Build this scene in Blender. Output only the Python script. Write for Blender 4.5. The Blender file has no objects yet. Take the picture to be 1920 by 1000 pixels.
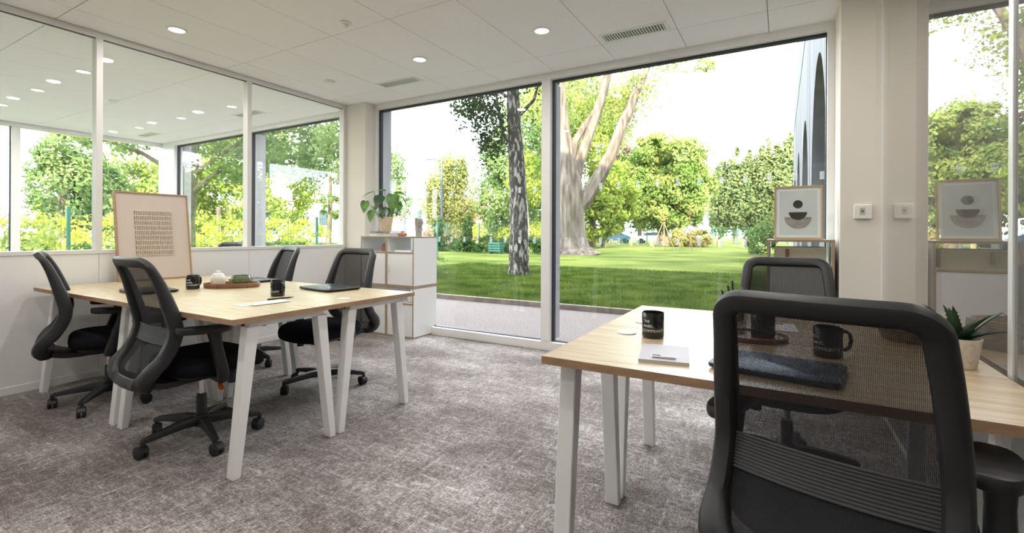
import bpy, bmesh, math, random
import numpy as np
from mathutils import Vector, Matrix

random.seed(7)
RNG = np.random.default_rng(7)
SC = bpy.context.scene
COL = SC.collection
PI = math.pi
R = math.radians

# ------------------------------------------------------------------ camera
cam_d = bpy.data.cameras.new('camera')
cam_d.sensor_width = 36.0
cam_d.lens = 882.9 / 1920 * 36.0
cam_d.shift_y = -60.7 / 1920
cam_d.clip_start = 0.05
cam_d.clip_end = 600
cam = bpy.data.objects.new('camera', cam_d)
COL.objects.link(cam)
_ya, _ro = R(29.81), R(-0.237)
_r = Vector((math.cos(_ya), math.sin(_ya), 0)); _f = Vector((-math.sin(_ya), math.cos(_ya), 0)); _d = Vector((0, 0, -1))
_r2 = _r * math.cos(_ro) + _d * math.sin(_ro); _d2 = _d * math.cos(_ro) - _r * math.sin(_ro)
cam.matrix_world = Matrix(((_r2.x, -_d2.x, -_f.x, 0), (_r2.y, -_d2.y, -_f.y, 0), (_r2.z, -_d2.z, -_f.z, 1.13), (0, 0, 0, 1)))
SC.camera = cam

# ------------------------------------------------------------------ world, sun, exposure
SKY = 5.4
SUN = 6.3
LAMP_W = 3.6
SC.view_settings.view_transform = 'Standard'
SC.view_settings.look = 'None'
SC.view_settings.exposure = 1.25
SC.view_settings.gamma = 1.0
SC.view_settings.use_curve_mapping = False
SC.cycles.max_bounces = 10
SC.cycles.diffuse_bounces = 5
SC.cycles.glossy_bounces = 4
SC.cycles.transmission_bounces = 4
SC.cycles.transparent_max_bounces = 24
SC.cycles.sample_clamp_indirect = 6.0
SC.cycles.use_denoising = True

W = bpy.data.worlds.new('world'); SC.world = W; W.use_nodes = True
nt = W.node_tree; nt.nodes.clear()
_o = nt.nodes.new('ShaderNodeOutputWorld'); _b = nt.nodes.new('ShaderNodeBackground')
_tc = nt.nodes.new('ShaderNodeTexCoord'); _mp = nt.nodes.new('ShaderNodeMapping'); _n = nt.nodes.new('ShaderNodeTexNoise'); _cr = nt.nodes.new('ShaderNodeValToRGB')
_mp.inputs['Scale'].default_value = (1.2, 1.2, 4.0)
_n.inputs['Scale'].default_value = 1.6; _n.inputs['Detail'].default_value = 4
_cr.color_ramp.elements[0].position = 0.34; _cr.color_ramp.elements[0].color = (0.60, 0.70, 0.82, 1)
_cr.color_ramp.elements[1].position = 0.56; _cr.color_ramp.elements[1].color = (0.77, 0.805, 0.86, 1)
nt.links.new(_tc.outputs['Generated'], _mp.inputs['Vector']); nt.links.new(_mp.outputs[0], _n.inputs['Vector'])
nt.links.new(_n.outputs['Fac'], _cr.inputs[0]); nt.links.new(_cr.outputs[0], _b.inputs[0])
_b.inputs[1].default_value = SKY
nt.links.new(_b.outputs[0], _o.inputs[0])

sun_d = bpy.data.lights.new('sun', 'SUN'); sun_d.energy = SUN; sun_d.angle = R(0.6); sun_d.color = (1.0, 0.90, 0.70)
sun = bpy.data.objects.new('sun', sun_d); COL.objects.link(sun)
sun.rotation_euler = Vector((-0.42, 0.90, -0.55)).to_track_quat('-Z', 'Y').to_euler()

# ------------------------------------------------------------------ materials
def nodes(name):
    m = bpy.data.materials.new(name); m.use_nodes = True
    t = m.node_tree; t.nodes.clear()
    o = t.nodes.new('ShaderNodeOutputMaterial')
    return m, t, o

def mat(name, col, rough=0.5, metal=0.0, spec=0.5, var=0.0, vscale=(8, 8, 8), bump=0.0, bscale=60.0, col2=None, emit=0.0, detail=4, lo=0.35, hi=0.65, coat=0.0):
    m, t, o = nodes(name)
    p = t.nodes.new('ShaderNodeBsdfPrincipled'); t.links.new(p.outputs[0], o.inputs[0])
    p.inputs['Base Color'].default_value = (*col, 1); p.inputs['Roughness'].default_value = rough
    p.inputs['Metallic'].default_value = metal; p.inputs['Specular IOR Level'].default_value = spec
    if coat: p.inputs['Coat Weight'].default_value = coat
    if emit:
        p.inputs['Emission Color'].default_value = (*col, 1); p.inputs['Emission Strength'].default_value = emit
    if var or col2 or bump:
        tc = t.nodes.new('ShaderNodeTexCoord')
    if var or col2:
        mp = t.nodes.new('ShaderNodeMapping'); mp.inputs['Scale'].default_value = vscale
        n = t.nodes.new('ShaderNodeTexNoise'); n.inputs['Scale'].default_value = 1.0; n.inputs['Detail'].default_value = detail
        cr = t.nodes.new('ShaderNodeValToRGB')
        cr.color_ramp.elements[0].position = lo; cr.color_ramp.elements[1].position = hi
        if col2 is None: c1 = [max(0, c * (1 - var)) for c in col]; c2 = [min(1, c * (1 + var)) for c in col]
        else: c1, c2 = col, col2
        cr.color_ramp.elements[0].color = (*c1, 1); cr.color_ramp.elements[1].color = (*c2, 1)
        t.links.new(tc.outputs['Object'], mp.inputs[0]); t.links.new(mp.outputs[0], n.inputs['Vector'])
        t.links.new(n.outputs['Fac'], cr.inputs[0]); t.links.new(cr.outputs[0], p.inputs['Base Color'])
    if bump:
        nb = t.nodes.new('ShaderNodeTexNoise'); nb.inputs['Scale'].default_value = bscale; nb.inputs['Detail'].default_value = 3
        bp = t.nodes.new('ShaderNodeBump'); bp.inputs['Strength'].default_value = bump; bp.inputs['Distance'].default_value = 0.01
        t.links.new(tc.outputs['Object'], nb.inputs['Vector']); t.links.new(nb.outputs['Fac'], bp.inputs['Height'])
        t.links.new(bp.outputs[0], p.inputs['Normal'])
    return m

def glass_mat(name, tint=(0.97, 0.985, 0.98), r0=0.035, gain=0.9):
    m, t, o = nodes(name)
    lw = t.nodes.new('ShaderNodeLayerWeight'); lw.inputs['Blend'].default_value = 0.5
    pw = t.nodes.new('ShaderNodeMath'); pw.operation = 'POWER'; pw.inputs[1].default_value = 5.0
    ml = t.nodes.new('ShaderNodeMath'); ml.operation = 'MULTIPLY_ADD'; ml.inputs[1].default_value = gain; ml.inputs[2].default_value = r0
    tr = t.nodes.new('ShaderNodeBsdfTransparent'); tr.inputs[0].default_value = (*tint, 1)
    gl = t.nodes.new('ShaderNodeBsdfGlossy'); gl.inputs['Roughness'].default_value = 0.0; gl.inputs[0].default_value = (1, 1, 1, 1)
    mx = t.nodes.new('ShaderNodeMixShader')
    t.links.new(lw.outputs['Facing'], pw.inputs[0]); t.links.new(pw.outputs[0], ml.inputs[0]); t.links.new(ml.outputs[0], mx.inputs[0])
    t.links.new(tr.outputs[0], mx.inputs[1]); t.links.new(gl.outputs[0], mx.inputs[2]); t.links.new(mx.outputs[0], o.inputs[0])
    return m

def leaf_mat(name, c1, c2, scale=0.6, trans=0.4, gloss=0.0):
    m, t, o = nodes(name)
    tc = t.nodes.new('ShaderNodeTexCoord'); n = t.nodes.new('ShaderNodeTexNoise'); n.inputs['Scale'].default_value = scale; n.inputs['Detail'].default_value = 5
    cr = t.nodes.new('ShaderNodeValToRGB'); cr.color_ramp.elements[0].position = 0.36; cr.color_ramp.elements[1].position = 0.64
    cr.color_ramp.elements[0].color = (*c1, 1); cr.color_ramp.elements[1].color = (*c2, 1)
    d = t.nodes.new('ShaderNodeBsdfDiffuse'); tl = t.nodes.new('ShaderNodeBsdfTranslucent'); mx = t.nodes.new('ShaderNodeMixShader'); mx.inputs[0].default_value = trans
    t.links.new(tc.outputs['Object'], n.inputs['Vector']); t.links.new(n.outputs['Fac'], cr.inputs[0])
    t.links.new(cr.outputs[0], d.inputs[0]); t.links.new(cr.outputs[0], tl.inputs[0])
    t.links.new(d.outputs[0], mx.inputs[1]); t.links.new(tl.outputs[0], mx.inputs[2])
    last = mx
    if gloss:
        g = t.nodes.new('ShaderNodeBsdfGlossy'); g.inputs['Roughness'].default_value = 0.35
        m2 = t.nodes.new('ShaderNodeMixShader'); m2.inputs[0].default_value = gloss
        t.links.new(mx.outputs[0], m2.inputs[1]); t.links.new(g.outputs[0], m2.inputs[2]); last = m2
    t.links.new(last.outputs[0], o.inputs[0])
    return m

def carpet_mat():
    m, t, o = nodes('carpet')
    L = t.links.new
    p = t.nodes.new('ShaderNodeBsdfPrincipled'); p.inputs['Roughness'].default_value = 1.0; p.inputs['Specular IOR Level'].default_value = 0.1
    p.inputs['Sheen Weight'].default_value = 0.25
    tc = t.nodes.new('ShaderNodeTexCoord')
    def noise(sc, detail=3, rough=0.6):
        mp = t.nodes.new('ShaderNodeMapping'); mp.inputs['Scale'].default_value = sc
        n = t.nodes.new('ShaderNodeTexNoise'); n.inputs['Scale'].default_value = 1.0; n.inputs['Detail'].default_value = detail; n.inputs['Roughness'].default_value = rough
        L(tc.outputs['Object'], mp.inputs[0]); L(mp.outputs[0], n.inputs['Vector']); return n.outputs['Fac']
    def math_(op, a, b):
        n = t.nodes.new('ShaderNodeMath'); n.operation = op
        for i, v in enumerate((a, b)):
            if isinstance(v, (int, float)): n.inputs[i].default_value = v
            else: L(v, n.inputs[i])
        return n.outputs[0]
    a = noise((42, 210, 1)); b = noise((210, 42, 1)); big = noise((1.3, 2.2, 1), 4); mid = noise((9, 40, 1), 3); mid2 = noise((40, 9, 1), 3); fine = noise((330, 330, 1), 1)
    s = math_('ADD', math_('MULTIPLY', math_('MAXIMUM', a, b), 0.55), math_('MULTIPLY', math_('MAXIMUM', mid, mid2), 0.30))
    s = math_('ADD', s, math_('MULTIPLY', big, 0.30)); s = math_('ADD', s, math_('MULTIPLY', fine, 0.14))
    cr = t.nodes.new('ShaderNodeValToRGB'); e = cr.color_ramp.elements
    e[0].position = 0.62; e[0].color = (0.085, 0.064, 0.056, 1); e[1].position = 0.81; e[1].color = (0.66, 0.63, 0.63, 1)
    k = e.new(0.71); k.color = (0.27, 0.235, 0.225, 1)
    L(s, cr.inputs[0]); L(cr.outputs[0], p.inputs['Base Color'])
    bp = t.nodes.new('ShaderNodeBump'); bp.inputs['Strength'].default_value = 0.55; bp.inputs['Distance'].default_value = 0.006
    L(s, bp.inputs['Height']); L(bp.outputs[0], p.inputs['Normal']); L(p.outputs[0], o.inputs[0])
    return m

def wood_mat(name, c1, c2, along='X', freq=1.0, rough=0.35, coat=0.15):
    m, t, o = nodes(name); L = t.links.new
    p = t.nodes.new('ShaderNodeBsdfPrincipled'); p.inputs['Roughness'].default_value = rough; p.inputs['Coat Weight'].default_value = coat; p.inputs['Coat Roughness'].default_value = 0.18
    tc = t.nodes.new('ShaderNodeTexCoord'); mp = t.nodes.new('ShaderNodeMapping')
    mp.inputs['Scale'].default_value = (2.2 * freq, 34 * freq, 8) if along == 'X' else (34 * freq, 2.2 * freq, 8)
    n = t.nodes.new('ShaderNodeTexNoise'); n.inputs['Scale'].default_value = 1.0; n.inputs['Detail'].default_value = 5; n.inputs['Distortion'].default_value = 0.6
    cr = t.nodes.new('ShaderNodeValToRGB'); cr.color_ramp.elements[0].position = 0.32; cr.color_ramp.elements[1].position = 0.66
    cr.color_ramp.elements[0].color = (*c1, 1); cr.color_ramp.elements[1].color = (*c2, 1)
    L(tc.outputs['Object'], mp.inputs[0]); L(mp.outputs[0], n.inputs['Vector']); L(n.outputs['Fac'], cr.inputs[0]); L(cr.outputs[0], p.inputs['Base Color']); L(p.outputs[0], o.inputs[0])
    return m

def fabric_mesh_mat():
    m, t, o = nodes('mesh_fabric'); L = t.links.new
    d = t.nodes.new('ShaderNodeBsdfPrincipled'); d.inputs['Base Color'].default_value = (0.022, 0.022, 0.026, 1); d.inputs['Roughness'].default_value = 0.8; d.inputs['Specular IOR Level'].default_value = 0.2
    tr = t.nodes.new('ShaderNodeBsdfTransparent'); mx = t.nodes.new('ShaderNodeMixShader')
    tc = t.nodes.new('ShaderNodeTexCoord')
    wv = t.nodes.new('ShaderNodeTexWave'); wv.bands_direction = 'Z'; wv.inputs['Scale'].default_value = 110
    wx = t.nodes.new('ShaderNodeTexWave'); wx.bands_direction = 'X'; wx.inputs['Scale'].default_value = 110
    ml = t.nodes.new('ShaderNodeMath'); ml.operation = 'MULTIPLY'
    ma = t.nodes.new('ShaderNodeMath'); ma.operation = 'MULTIPLY_ADD'; ma.inputs[1].default_value = 0.26; ma.inputs[2].default_value = 0.07
    L(tc.outputs['Object'], wv.inputs['Vector']); L(tc.outputs['Object'], wx.inputs['Vector'])
    L(wv.outputs['Fac'], ml.inputs[0]); L(wx.outputs['Fac'], ml.inputs[1]); L(ml.outputs[0], ma.inputs[0]); L(ma.outputs[0], mx.inputs[0])
    L(d.outputs[0], mx.inputs[1]); L(tr.outputs[0], mx.inputs[2]); L(mx.outputs[0], o.inputs[0])
    return m

M = {}
M['carpet'] = carpet_mat()
M['white_wall'] = mat('white_wall', (0.86, 0.855, 0.84), 0.6, var=0.015, vscale=(3, 3, 3))
M['pillar'] = mat('pillar_paint', (0.75, 0.705, 0.635), 0.75, var=0.02, vscale=(2, 2, 2), bump=0.03, bscale=200)
M['partition_panel'] = mat('partition_panel', (0.84, 0.835, 0.825), 0.45, var=0.01, vscale=(2, 2, 2))
M['frame_white'] = mat('frame_white', (0.76, 0.755, 0.73), 0.4)
M['window_frame'] = mat('window_frame', (0.80, 0.795, 0.78), 0.35)
M['seal'] = mat('dark_seal', (0.03, 0.035, 0.045), 0.5)
M['tile'] = mat('ceiling_tile', (0.88, 0.88, 0.87), 0.9, var=0.015, vscale=(40, 40, 40), bump=0.05, bscale=400)
M['slab'] = mat('ceiling_void', (0.42, 0.41, 0.40), 0.9, var=0.03)
M['glass'] = glass_mat('pane_glass')
M['glass_part'] = glass_mat('partition_glass', (0.975, 0.98, 0.975), 0.022, 0.95)
M['glass_wall'] = glass_mat('wall_glass', (0.80, 0.80, 0.79), 0.06, 1.0)
def frost_mat():
    m, t, o = nodes('frosted_marker')
    tr = t.nodes.new('ShaderNodeBsdfTransparent'); tl = t.nodes.new('ShaderNodeBsdfTranslucent'); tl.inputs[0].default_value = (0.55, 0.56, 0.55, 1)
    mx = t.nodes.new('ShaderNodeMixShader'); mx.inputs[0].default_value = 0.35
    t.links.new(tr.outputs[0], mx.inputs[1]); t.links.new(tl.outputs[0], mx.inputs[2]); t.links.new(mx.outputs[0], o.inputs[0]); return m
M['marker'] = frost_mat()
M['trim_metal'] = mat('aluminium', (0.72, 0.73, 0.74), 0.35, 0.4)
M['white_metal'] = mat('white_metal', (0.83, 0.83, 0.82), 0.35)
M['emit'] = mat('lamp_diffuser', (1.0, 0.93, 0.84), 0.5, emit=1.4)
M['vent_dark'] = mat('vent_dark', (0.10, 0.11, 0.12), 0.6)
M['plastic_white'] = mat('plastic_white', (0.80, 0.79, 0.75), 0.4)
M['plastic_black'] = mat('plastic_black', (0.018, 0.018, 0.021), 0.42, bump=0.05, bscale=900)
M['plastic_frame'] = mat('chair_frame_plastic', (0.020, 0.020, 0.023), 0.45, bump=0.06, bscale=900)
M['rubber'] = mat('rubber_wheel', (0.018, 0.018, 0.02), 0.55)
M['seat_cloth'] = mat('seat_cloth', (0.012, 0.013, 0.017), 0.95, spec=0.1, bump=0.25, bscale=700)
M['mesh'] = fabric_mesh_mat()
M['lumbar'] = mat('lumbar_band', (0.042, 0.042, 0.045), 0.6)
M['orange'] = mat('orange_plastic', (0.75, 0.13, 0.03), 0.4)
M['chrome'] = mat('chrome', (0.6, 0.6, 0.6), 0.2, 1.0)
M['maple'] = wood_mat('maple_top', (0.44, 0.35, 0.19), (0.62, 0.545, 0.35), 'X', 2.2, 0.36, 0.14)
M['oak'] = wood_mat('oak_top', (0.36, 0.25, 0.145), (0.53, 0.42, 0.285), 'X', 1.0, 0.36, 0.12)
M['edge'] = mat('edge_band', (0.36, 0.22, 0.13), 0.5, var=0.12, vscale=(10, 10, 60))
M['ply_edge'] = mat('plywood_edge', (0.34, 0.25, 0.17), 0.6, var=0.15, vscale=(4, 4, 90))
M['cab_white'] = mat('cabinet_white', (0.80, 0.80, 0.785), 0.4)
M['opal_back'] = leaf_mat('opal_back_sheet', (0.82, 0.82, 0.81), (0.82, 0.82, 0.81), 1.0, 0.55)
M['mug'] = mat('mug_black', (0.012, 0.012, 0.014), 0.12, coat=0.3)
M['ink_white'] = mat('print_white', (0.80, 0.80, 0.80), 0.6)
M['laptop'] = mat('laptop_black', (0.020, 0.021, 0.025), 0.30, 0.3)
M['laptop_blue'] = mat('laptop_blue', (0.045, 0.06, 0.105), 0.35, 0.5)
M['paper'] = mat('paper_white', (0.82, 0.82, 0.85), 0.7)
M['cover_lilac'] = mat('notebook_cover', (0.46, 0.45, 0.50), 0.6)
M['ink_blue'] = mat('print_navy', (0.03, 0.05, 0.14), 0.6)
M['walnut'] = wood_mat('walnut', (0.16, 0.07, 0.035), (0.30, 0.15, 0.08), 'X', 2.0, 0.4)
M['ceramic_white'] = mat('ceramic_white', (0.76, 0.73, 0.66), 0.3, var=0.08, vscale=(30, 30, 30), coat=0.2)
M['ceramic_green'] = mat('ceramic_green', (0.14, 0.17, 0.085), 0.15, var=0.25, vscale=(12, 12, 30), coat=0.5)
M['frame_oak'] = mat('frame_oak', (0.42, 0.27, 0.14), 0.5, var=0.12, vscale=(6, 6, 60))
M['canvas'] = mat('linen_canvas', (0.62, 0.53, 0.47), 0.95, var=0.04, vscale=(120, 120, 120), bump=0.2, bscale=500)
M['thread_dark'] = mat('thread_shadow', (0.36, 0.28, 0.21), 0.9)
M['thread'] = mat('thread_cream', (0.66, 0.56, 0.47), 0.9, var=0.1, vscale=(80, 80, 80))
M['basket'] = mat('woven_basket', (0.55, 0.42, 0.27), 0.85, col2=(0.72, 0.60, 0.43), vscale=(30, 30, 120), bump=0.3, bscale=150)
M['basket_dark'] = mat('woven_basket_brown', (0.16, 0.11, 0.07), 0.85, col2=(0.34, 0.25, 0.17), vscale=(50, 50, 90), bump=0.4, bscale=150)
M['soil'] = mat('soil', (0.05, 0.035, 0.025), 0.95, var=0.3, vscale=(60, 60, 60))
M['leaf_indoor'] = leaf_mat('leaf_indoor', (0.03, 0.11, 0.02), (0.16, 0.34, 0.05), 9.0, 0.3, 0.06)
M['leaf_dark'] = leaf_mat('leaf_dark', (0.012, 0.05, 0.018), (0.045, 0.12, 0.035), 9.0, 0.15, 0.08)
M['aloe'] = leaf_mat('aloe_leaf', (0.012, 0.032, 0.016), (0.035, 0.075, 0.032), 14.0, 0.05, 0.05)
M['stem'] = mat('stem_green', (0.10, 0.20, 0.05), 0.6)
M['terracotta'] = mat('terracotta', (0.36, 0.14, 0.07), 0.6, var=0.15, vscale=(20, 20, 20))
M['stone_grey'] = mat('stone_grey', (0.30, 0.28, 0.26), 0.8, var=0.1, vscale=(30, 30, 30), bump=0.1)
M['pot_stone'] = mat('pot_cream_stone', (0.66, 0.60, 0.50), 0.85, var=0.1, vscale=(60, 60, 60), bump=0.2, bscale=120)
M['book_grey'] = mat('book_grey', (0.30, 0.275, 0.245), 0.7)
M['book_cream'] = mat('book_cream', (0.62, 0.58, 0.50), 0.7)
M['book_white'] = mat('book_white', (0.76, 0.76, 0.76), 0.6)
M['ink_dark'] = mat('print_dark', (0.05, 0.045, 0.04), 0.7)
M['linen_box'] = mat('linen_box', (0.34, 0.31, 0.22), 0.9, var=0.08, vscale=(90, 90, 90))
M['leather'] = mat('leather', (0.13, 0.05, 0.03), 0.5)
M['mat_board'] = mat('mount_board', (0.78, 0.78, 0.78), 0.8)
M['art_paper'] = mat('art_paper', (0.60, 0.60, 0.60), 0.8, var=0.05, vscale=(4, 4, 4))
M['art_dark'] = mat('art_charcoal', (0.03, 0.028, 0.027), 0.8, var=0.2, vscale=(30, 30, 30))
M['art_taupe'] = mat('art_taupe', (0.30, 0.26, 0.245), 0.8, var=0.2, vscale=(20, 20, 20))
M['lcd'] = mat('lcd_screen', (0.52, 0.52, 0.38), 0.3)
M['screen_text'] = mat('screen_text', (0.20, 0.21, 0.17), 0.4)
M['drink_glass'] = glass_mat('drinking_glass', (0.93, 0.94, 0.94), 0.08, 0.9)
M['pen_black'] = mat('pen_black', (0.01, 0.01, 0.01), 0.35)
M['corridor'] = mat('corridor_plaster', (0.36, 0.35, 0.33), 0.8, var=0.12, vscale=(3, 3, 3))
M['concrete'] = mat('concrete_pale', (0.115, 0.113, 0.128), 0.85, col2=(0.19, 0.186, 0.208), vscale=(2.5, 2.5, 0.25), bump=0.1, bscale=8)
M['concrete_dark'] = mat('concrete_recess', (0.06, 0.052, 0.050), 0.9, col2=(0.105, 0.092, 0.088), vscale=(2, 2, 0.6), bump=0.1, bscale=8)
M['joint'] = mat('joint_black', (0.02, 0.02, 0.02), 0.8)
M['gravel'] = mat('gravel', (0.10, 0.078, 0.072), 0.95, col2=(0.27, 0.225, 0.21), vscale=(45, 45, 45), bump=1.0, bscale=70, detail=6, lo=0.3, hi=0.7)
M['kerb'] = mat('kerb_concrete', (0.21, 0.17, 0.145), 0.9, var=0.2, vscale=(6, 6, 6), bump=0.2)
def lawn_mat():
    m, t, o = nodes('lawn'); L = t.links.new
    p = t.nodes.new('ShaderNodeBsdfPrincipled'); p.inputs['Roughness'].default_value = 1.0; p.inputs['Specular IOR Level'].default_value = 0.05
    tc = t.nodes.new('ShaderNodeTexCoord')
    def nz(s, d):
        n = t.nodes.new('ShaderNodeTexNoise'); n.inputs['Scale'].default_value = s; n.inputs['Detail'].default_value = d; L(tc.outputs['Object'], n.inputs['Vector']); return n
    a = nz(0.35, 6); b = nz(14, 4); c = nz(1.1, 3)
    cr = t.nodes.new('ShaderNodeValToRGB'); e = cr.color_ramp.elements
    e[0].position = 0.33; e[0].color = (0.060, 0.092, 0.020, 1); e[1].position = 0.68; e[1].color = (0.19, 0.22, 0.055, 1)
    cr2 = t.nodes.new('ShaderNodeValToRGB'); e = cr2.color_ramp.elements
    e[0].position = 0.3; e[0].color = (0.55, 0.6, 0.5, 1); e[1].position = 0.7; e[1].color = (1.15, 1.1, 1.0, 1)
    mx = t.nodes.new('ShaderNodeMixRGB'); mx.blend_type = 'MULTIPLY'; mx.inputs[0].default_value = 1
    L(a.outputs['Fac'], cr.inputs[0]); L(b.outputs['Fac'], cr2.inputs[0]); L(cr.outputs[0], mx.inputs[1]); L(cr2.outputs[0], mx.inputs[2])
    # worn earth patches
    cr3 = t.nodes.new('ShaderNodeValToRGB'); e = cr3.color_ramp.elements; e[0].position = 0.66; e[0].color = (0, 0, 0, 1); e[1].position = 0.74; e[1].color = (0.7, 0.7, 0.7, 1)
    L(c.outputs['Fac'], cr3.inputs[0])
    m2 = t.nodes.new('ShaderNodeMixRGB'); m2.inputs[2].default_value = (0.20, 0.15, 0.085, 1); L(cr3.outputs[0], m2.inputs[0]); L(mx.outputs[0], m2.inputs[1])
    bp = t.nodes.new('ShaderNodeBump'); bp.inputs['Strength'].default_value = 0.8; bp.inputs['Distance'].default_value = 0.05
    L(b.outputs['Fac'], bp.inputs['Height']); L(bp.outputs[0], p.inputs['Normal']); L(m2.outputs[0], p.inputs['Base Color']); L(p.outputs[0], o.inputs[0])
    return m
M['lawn'] = lawn_mat()
M['grass_blade'] = leaf_mat('grass_blade', (0.055, 0.10, 0.02), (0.17, 0.22, 0.05), 1.5, 0.35)
M['bark_birch'] = mat('bark_birch', (0.040, 0.034, 0.028), 0.9, col2=(0.36, 0.33, 0.30), vscale=(13, 13, 4.2), bump=0.6, bscale=14, detail=6, lo=0.50, hi=0.60)
M['bark_poplar'] = mat('bark_poplar', (0.075, 0.055, 0.04), 0.95, col2=(0.215, 0.175, 0.14), vscale=(5.5, 5.5, 0.8), bump=1.0, bscale=6, detail=6)
M['bark_dark'] = mat('bark_dark', (0.10, 0.075, 0.05), 0.95, col2=(0.22, 0.17, 0.12), vscale=(4, 4, 1), bump=0.6, bscale=8)
M['lf_birch'] = leaf_mat('leaf_birch', (0.02, 0.036, 0.02), (0.06, 0.095, 0.035), 1.2, 0.3)
M['lf_poplar'] = leaf_mat('leaf_poplar', (0.20, 0.26, 0.07), (0.40, 0.42, 0.14), 0.7, 0.45)
M['lf_yellow'] = leaf_mat('leaf_yellow_green', (0.17, 0.25, 0.045), (0.40, 0.45, 0.10), 0.7, 0.45)
M['lf_round'] = leaf_mat('leaf_round_tree', (0.12, 0.20, 0.045), (0.34, 0.39, 0.12), 0.5, 0.35)
M['lf_mid'] = leaf_mat('leaf_mid_green', (0.10, 0.18, 0.06), (0.27, 0.34, 0.12), 0.5, 0.4)
M['lf_far'] = leaf_mat('leaf_far_row', (0.11, 0.155, 0.065), (0.26, 0.30, 0.12), 0.4, 0.4)
M['lf_weep'] = leaf_mat('leaf_weeping', (0.17, 0.20, 0.06), (0.36, 0.36, 0.12), 0.6, 0.4)
M['lf_hedge'] = leaf_mat('leaf_hedge', (0.035, 0.08, 0.03), (0.12, 0.20, 0.06), 1.5, 0.3)
M['lf_gold'] = leaf_mat('leaf_gold_hedge', (0.34, 0.40, 0.05), (0.58, 0.58, 0.10), 0.8, 0.4)
M['lf_purple'] = leaf_mat('leaf_purple', (0.06, 0.025, 0.04), (0.15, 0.07, 0.08), 0.8, 0.3)
M['lf_shrub'] = leaf_mat('leaf_shrub_copper', (0.22, 0.22, 0.05), (0.48, 0.38, 0.14), 1.0, 0.35)
M['fence_green'] = mat('fence_green', (0.03, 0.16, 0.11), 0.5)
M['brick_pink'] = mat('brick_pink', (0.52, 0.20, 0.15), 0.9, col2=(0.66, 0.30, 0.23), vscale=(3, 3, 12))
M['render_cream'] = mat('render_cream', (0.62, 0.46, 0.36), 0.9, var=0.06)
M['teal'] = mat('teal_trim', (0.10, 0.42, 0.34), 0.6)
M['dark_glass'] = mat('dark_window', (0.08, 0.11, 0.13), 0.15)
M['lamp_grey'] = mat('lamp_grey', (0.10, 0.11, 0.13), 0.5, 0.3)
M['timber'] = mat('timber_post', (0.42, 0.30, 0.17), 0.85, var=0.15, vscale=(8, 8, 30))
M['car_blue'] = mat('car_blue', (0.12, 0.22, 0.36), 0.3, 0.3)
M['car_white'] = mat('car_white', (0.72, 0.72, 0.72), 0.3)
M['roof_cap'] = mat('facade_concrete', (0.46, 0.45, 0.46), 0.85, var=0.06, vscale=(1, 1, 1))

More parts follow.
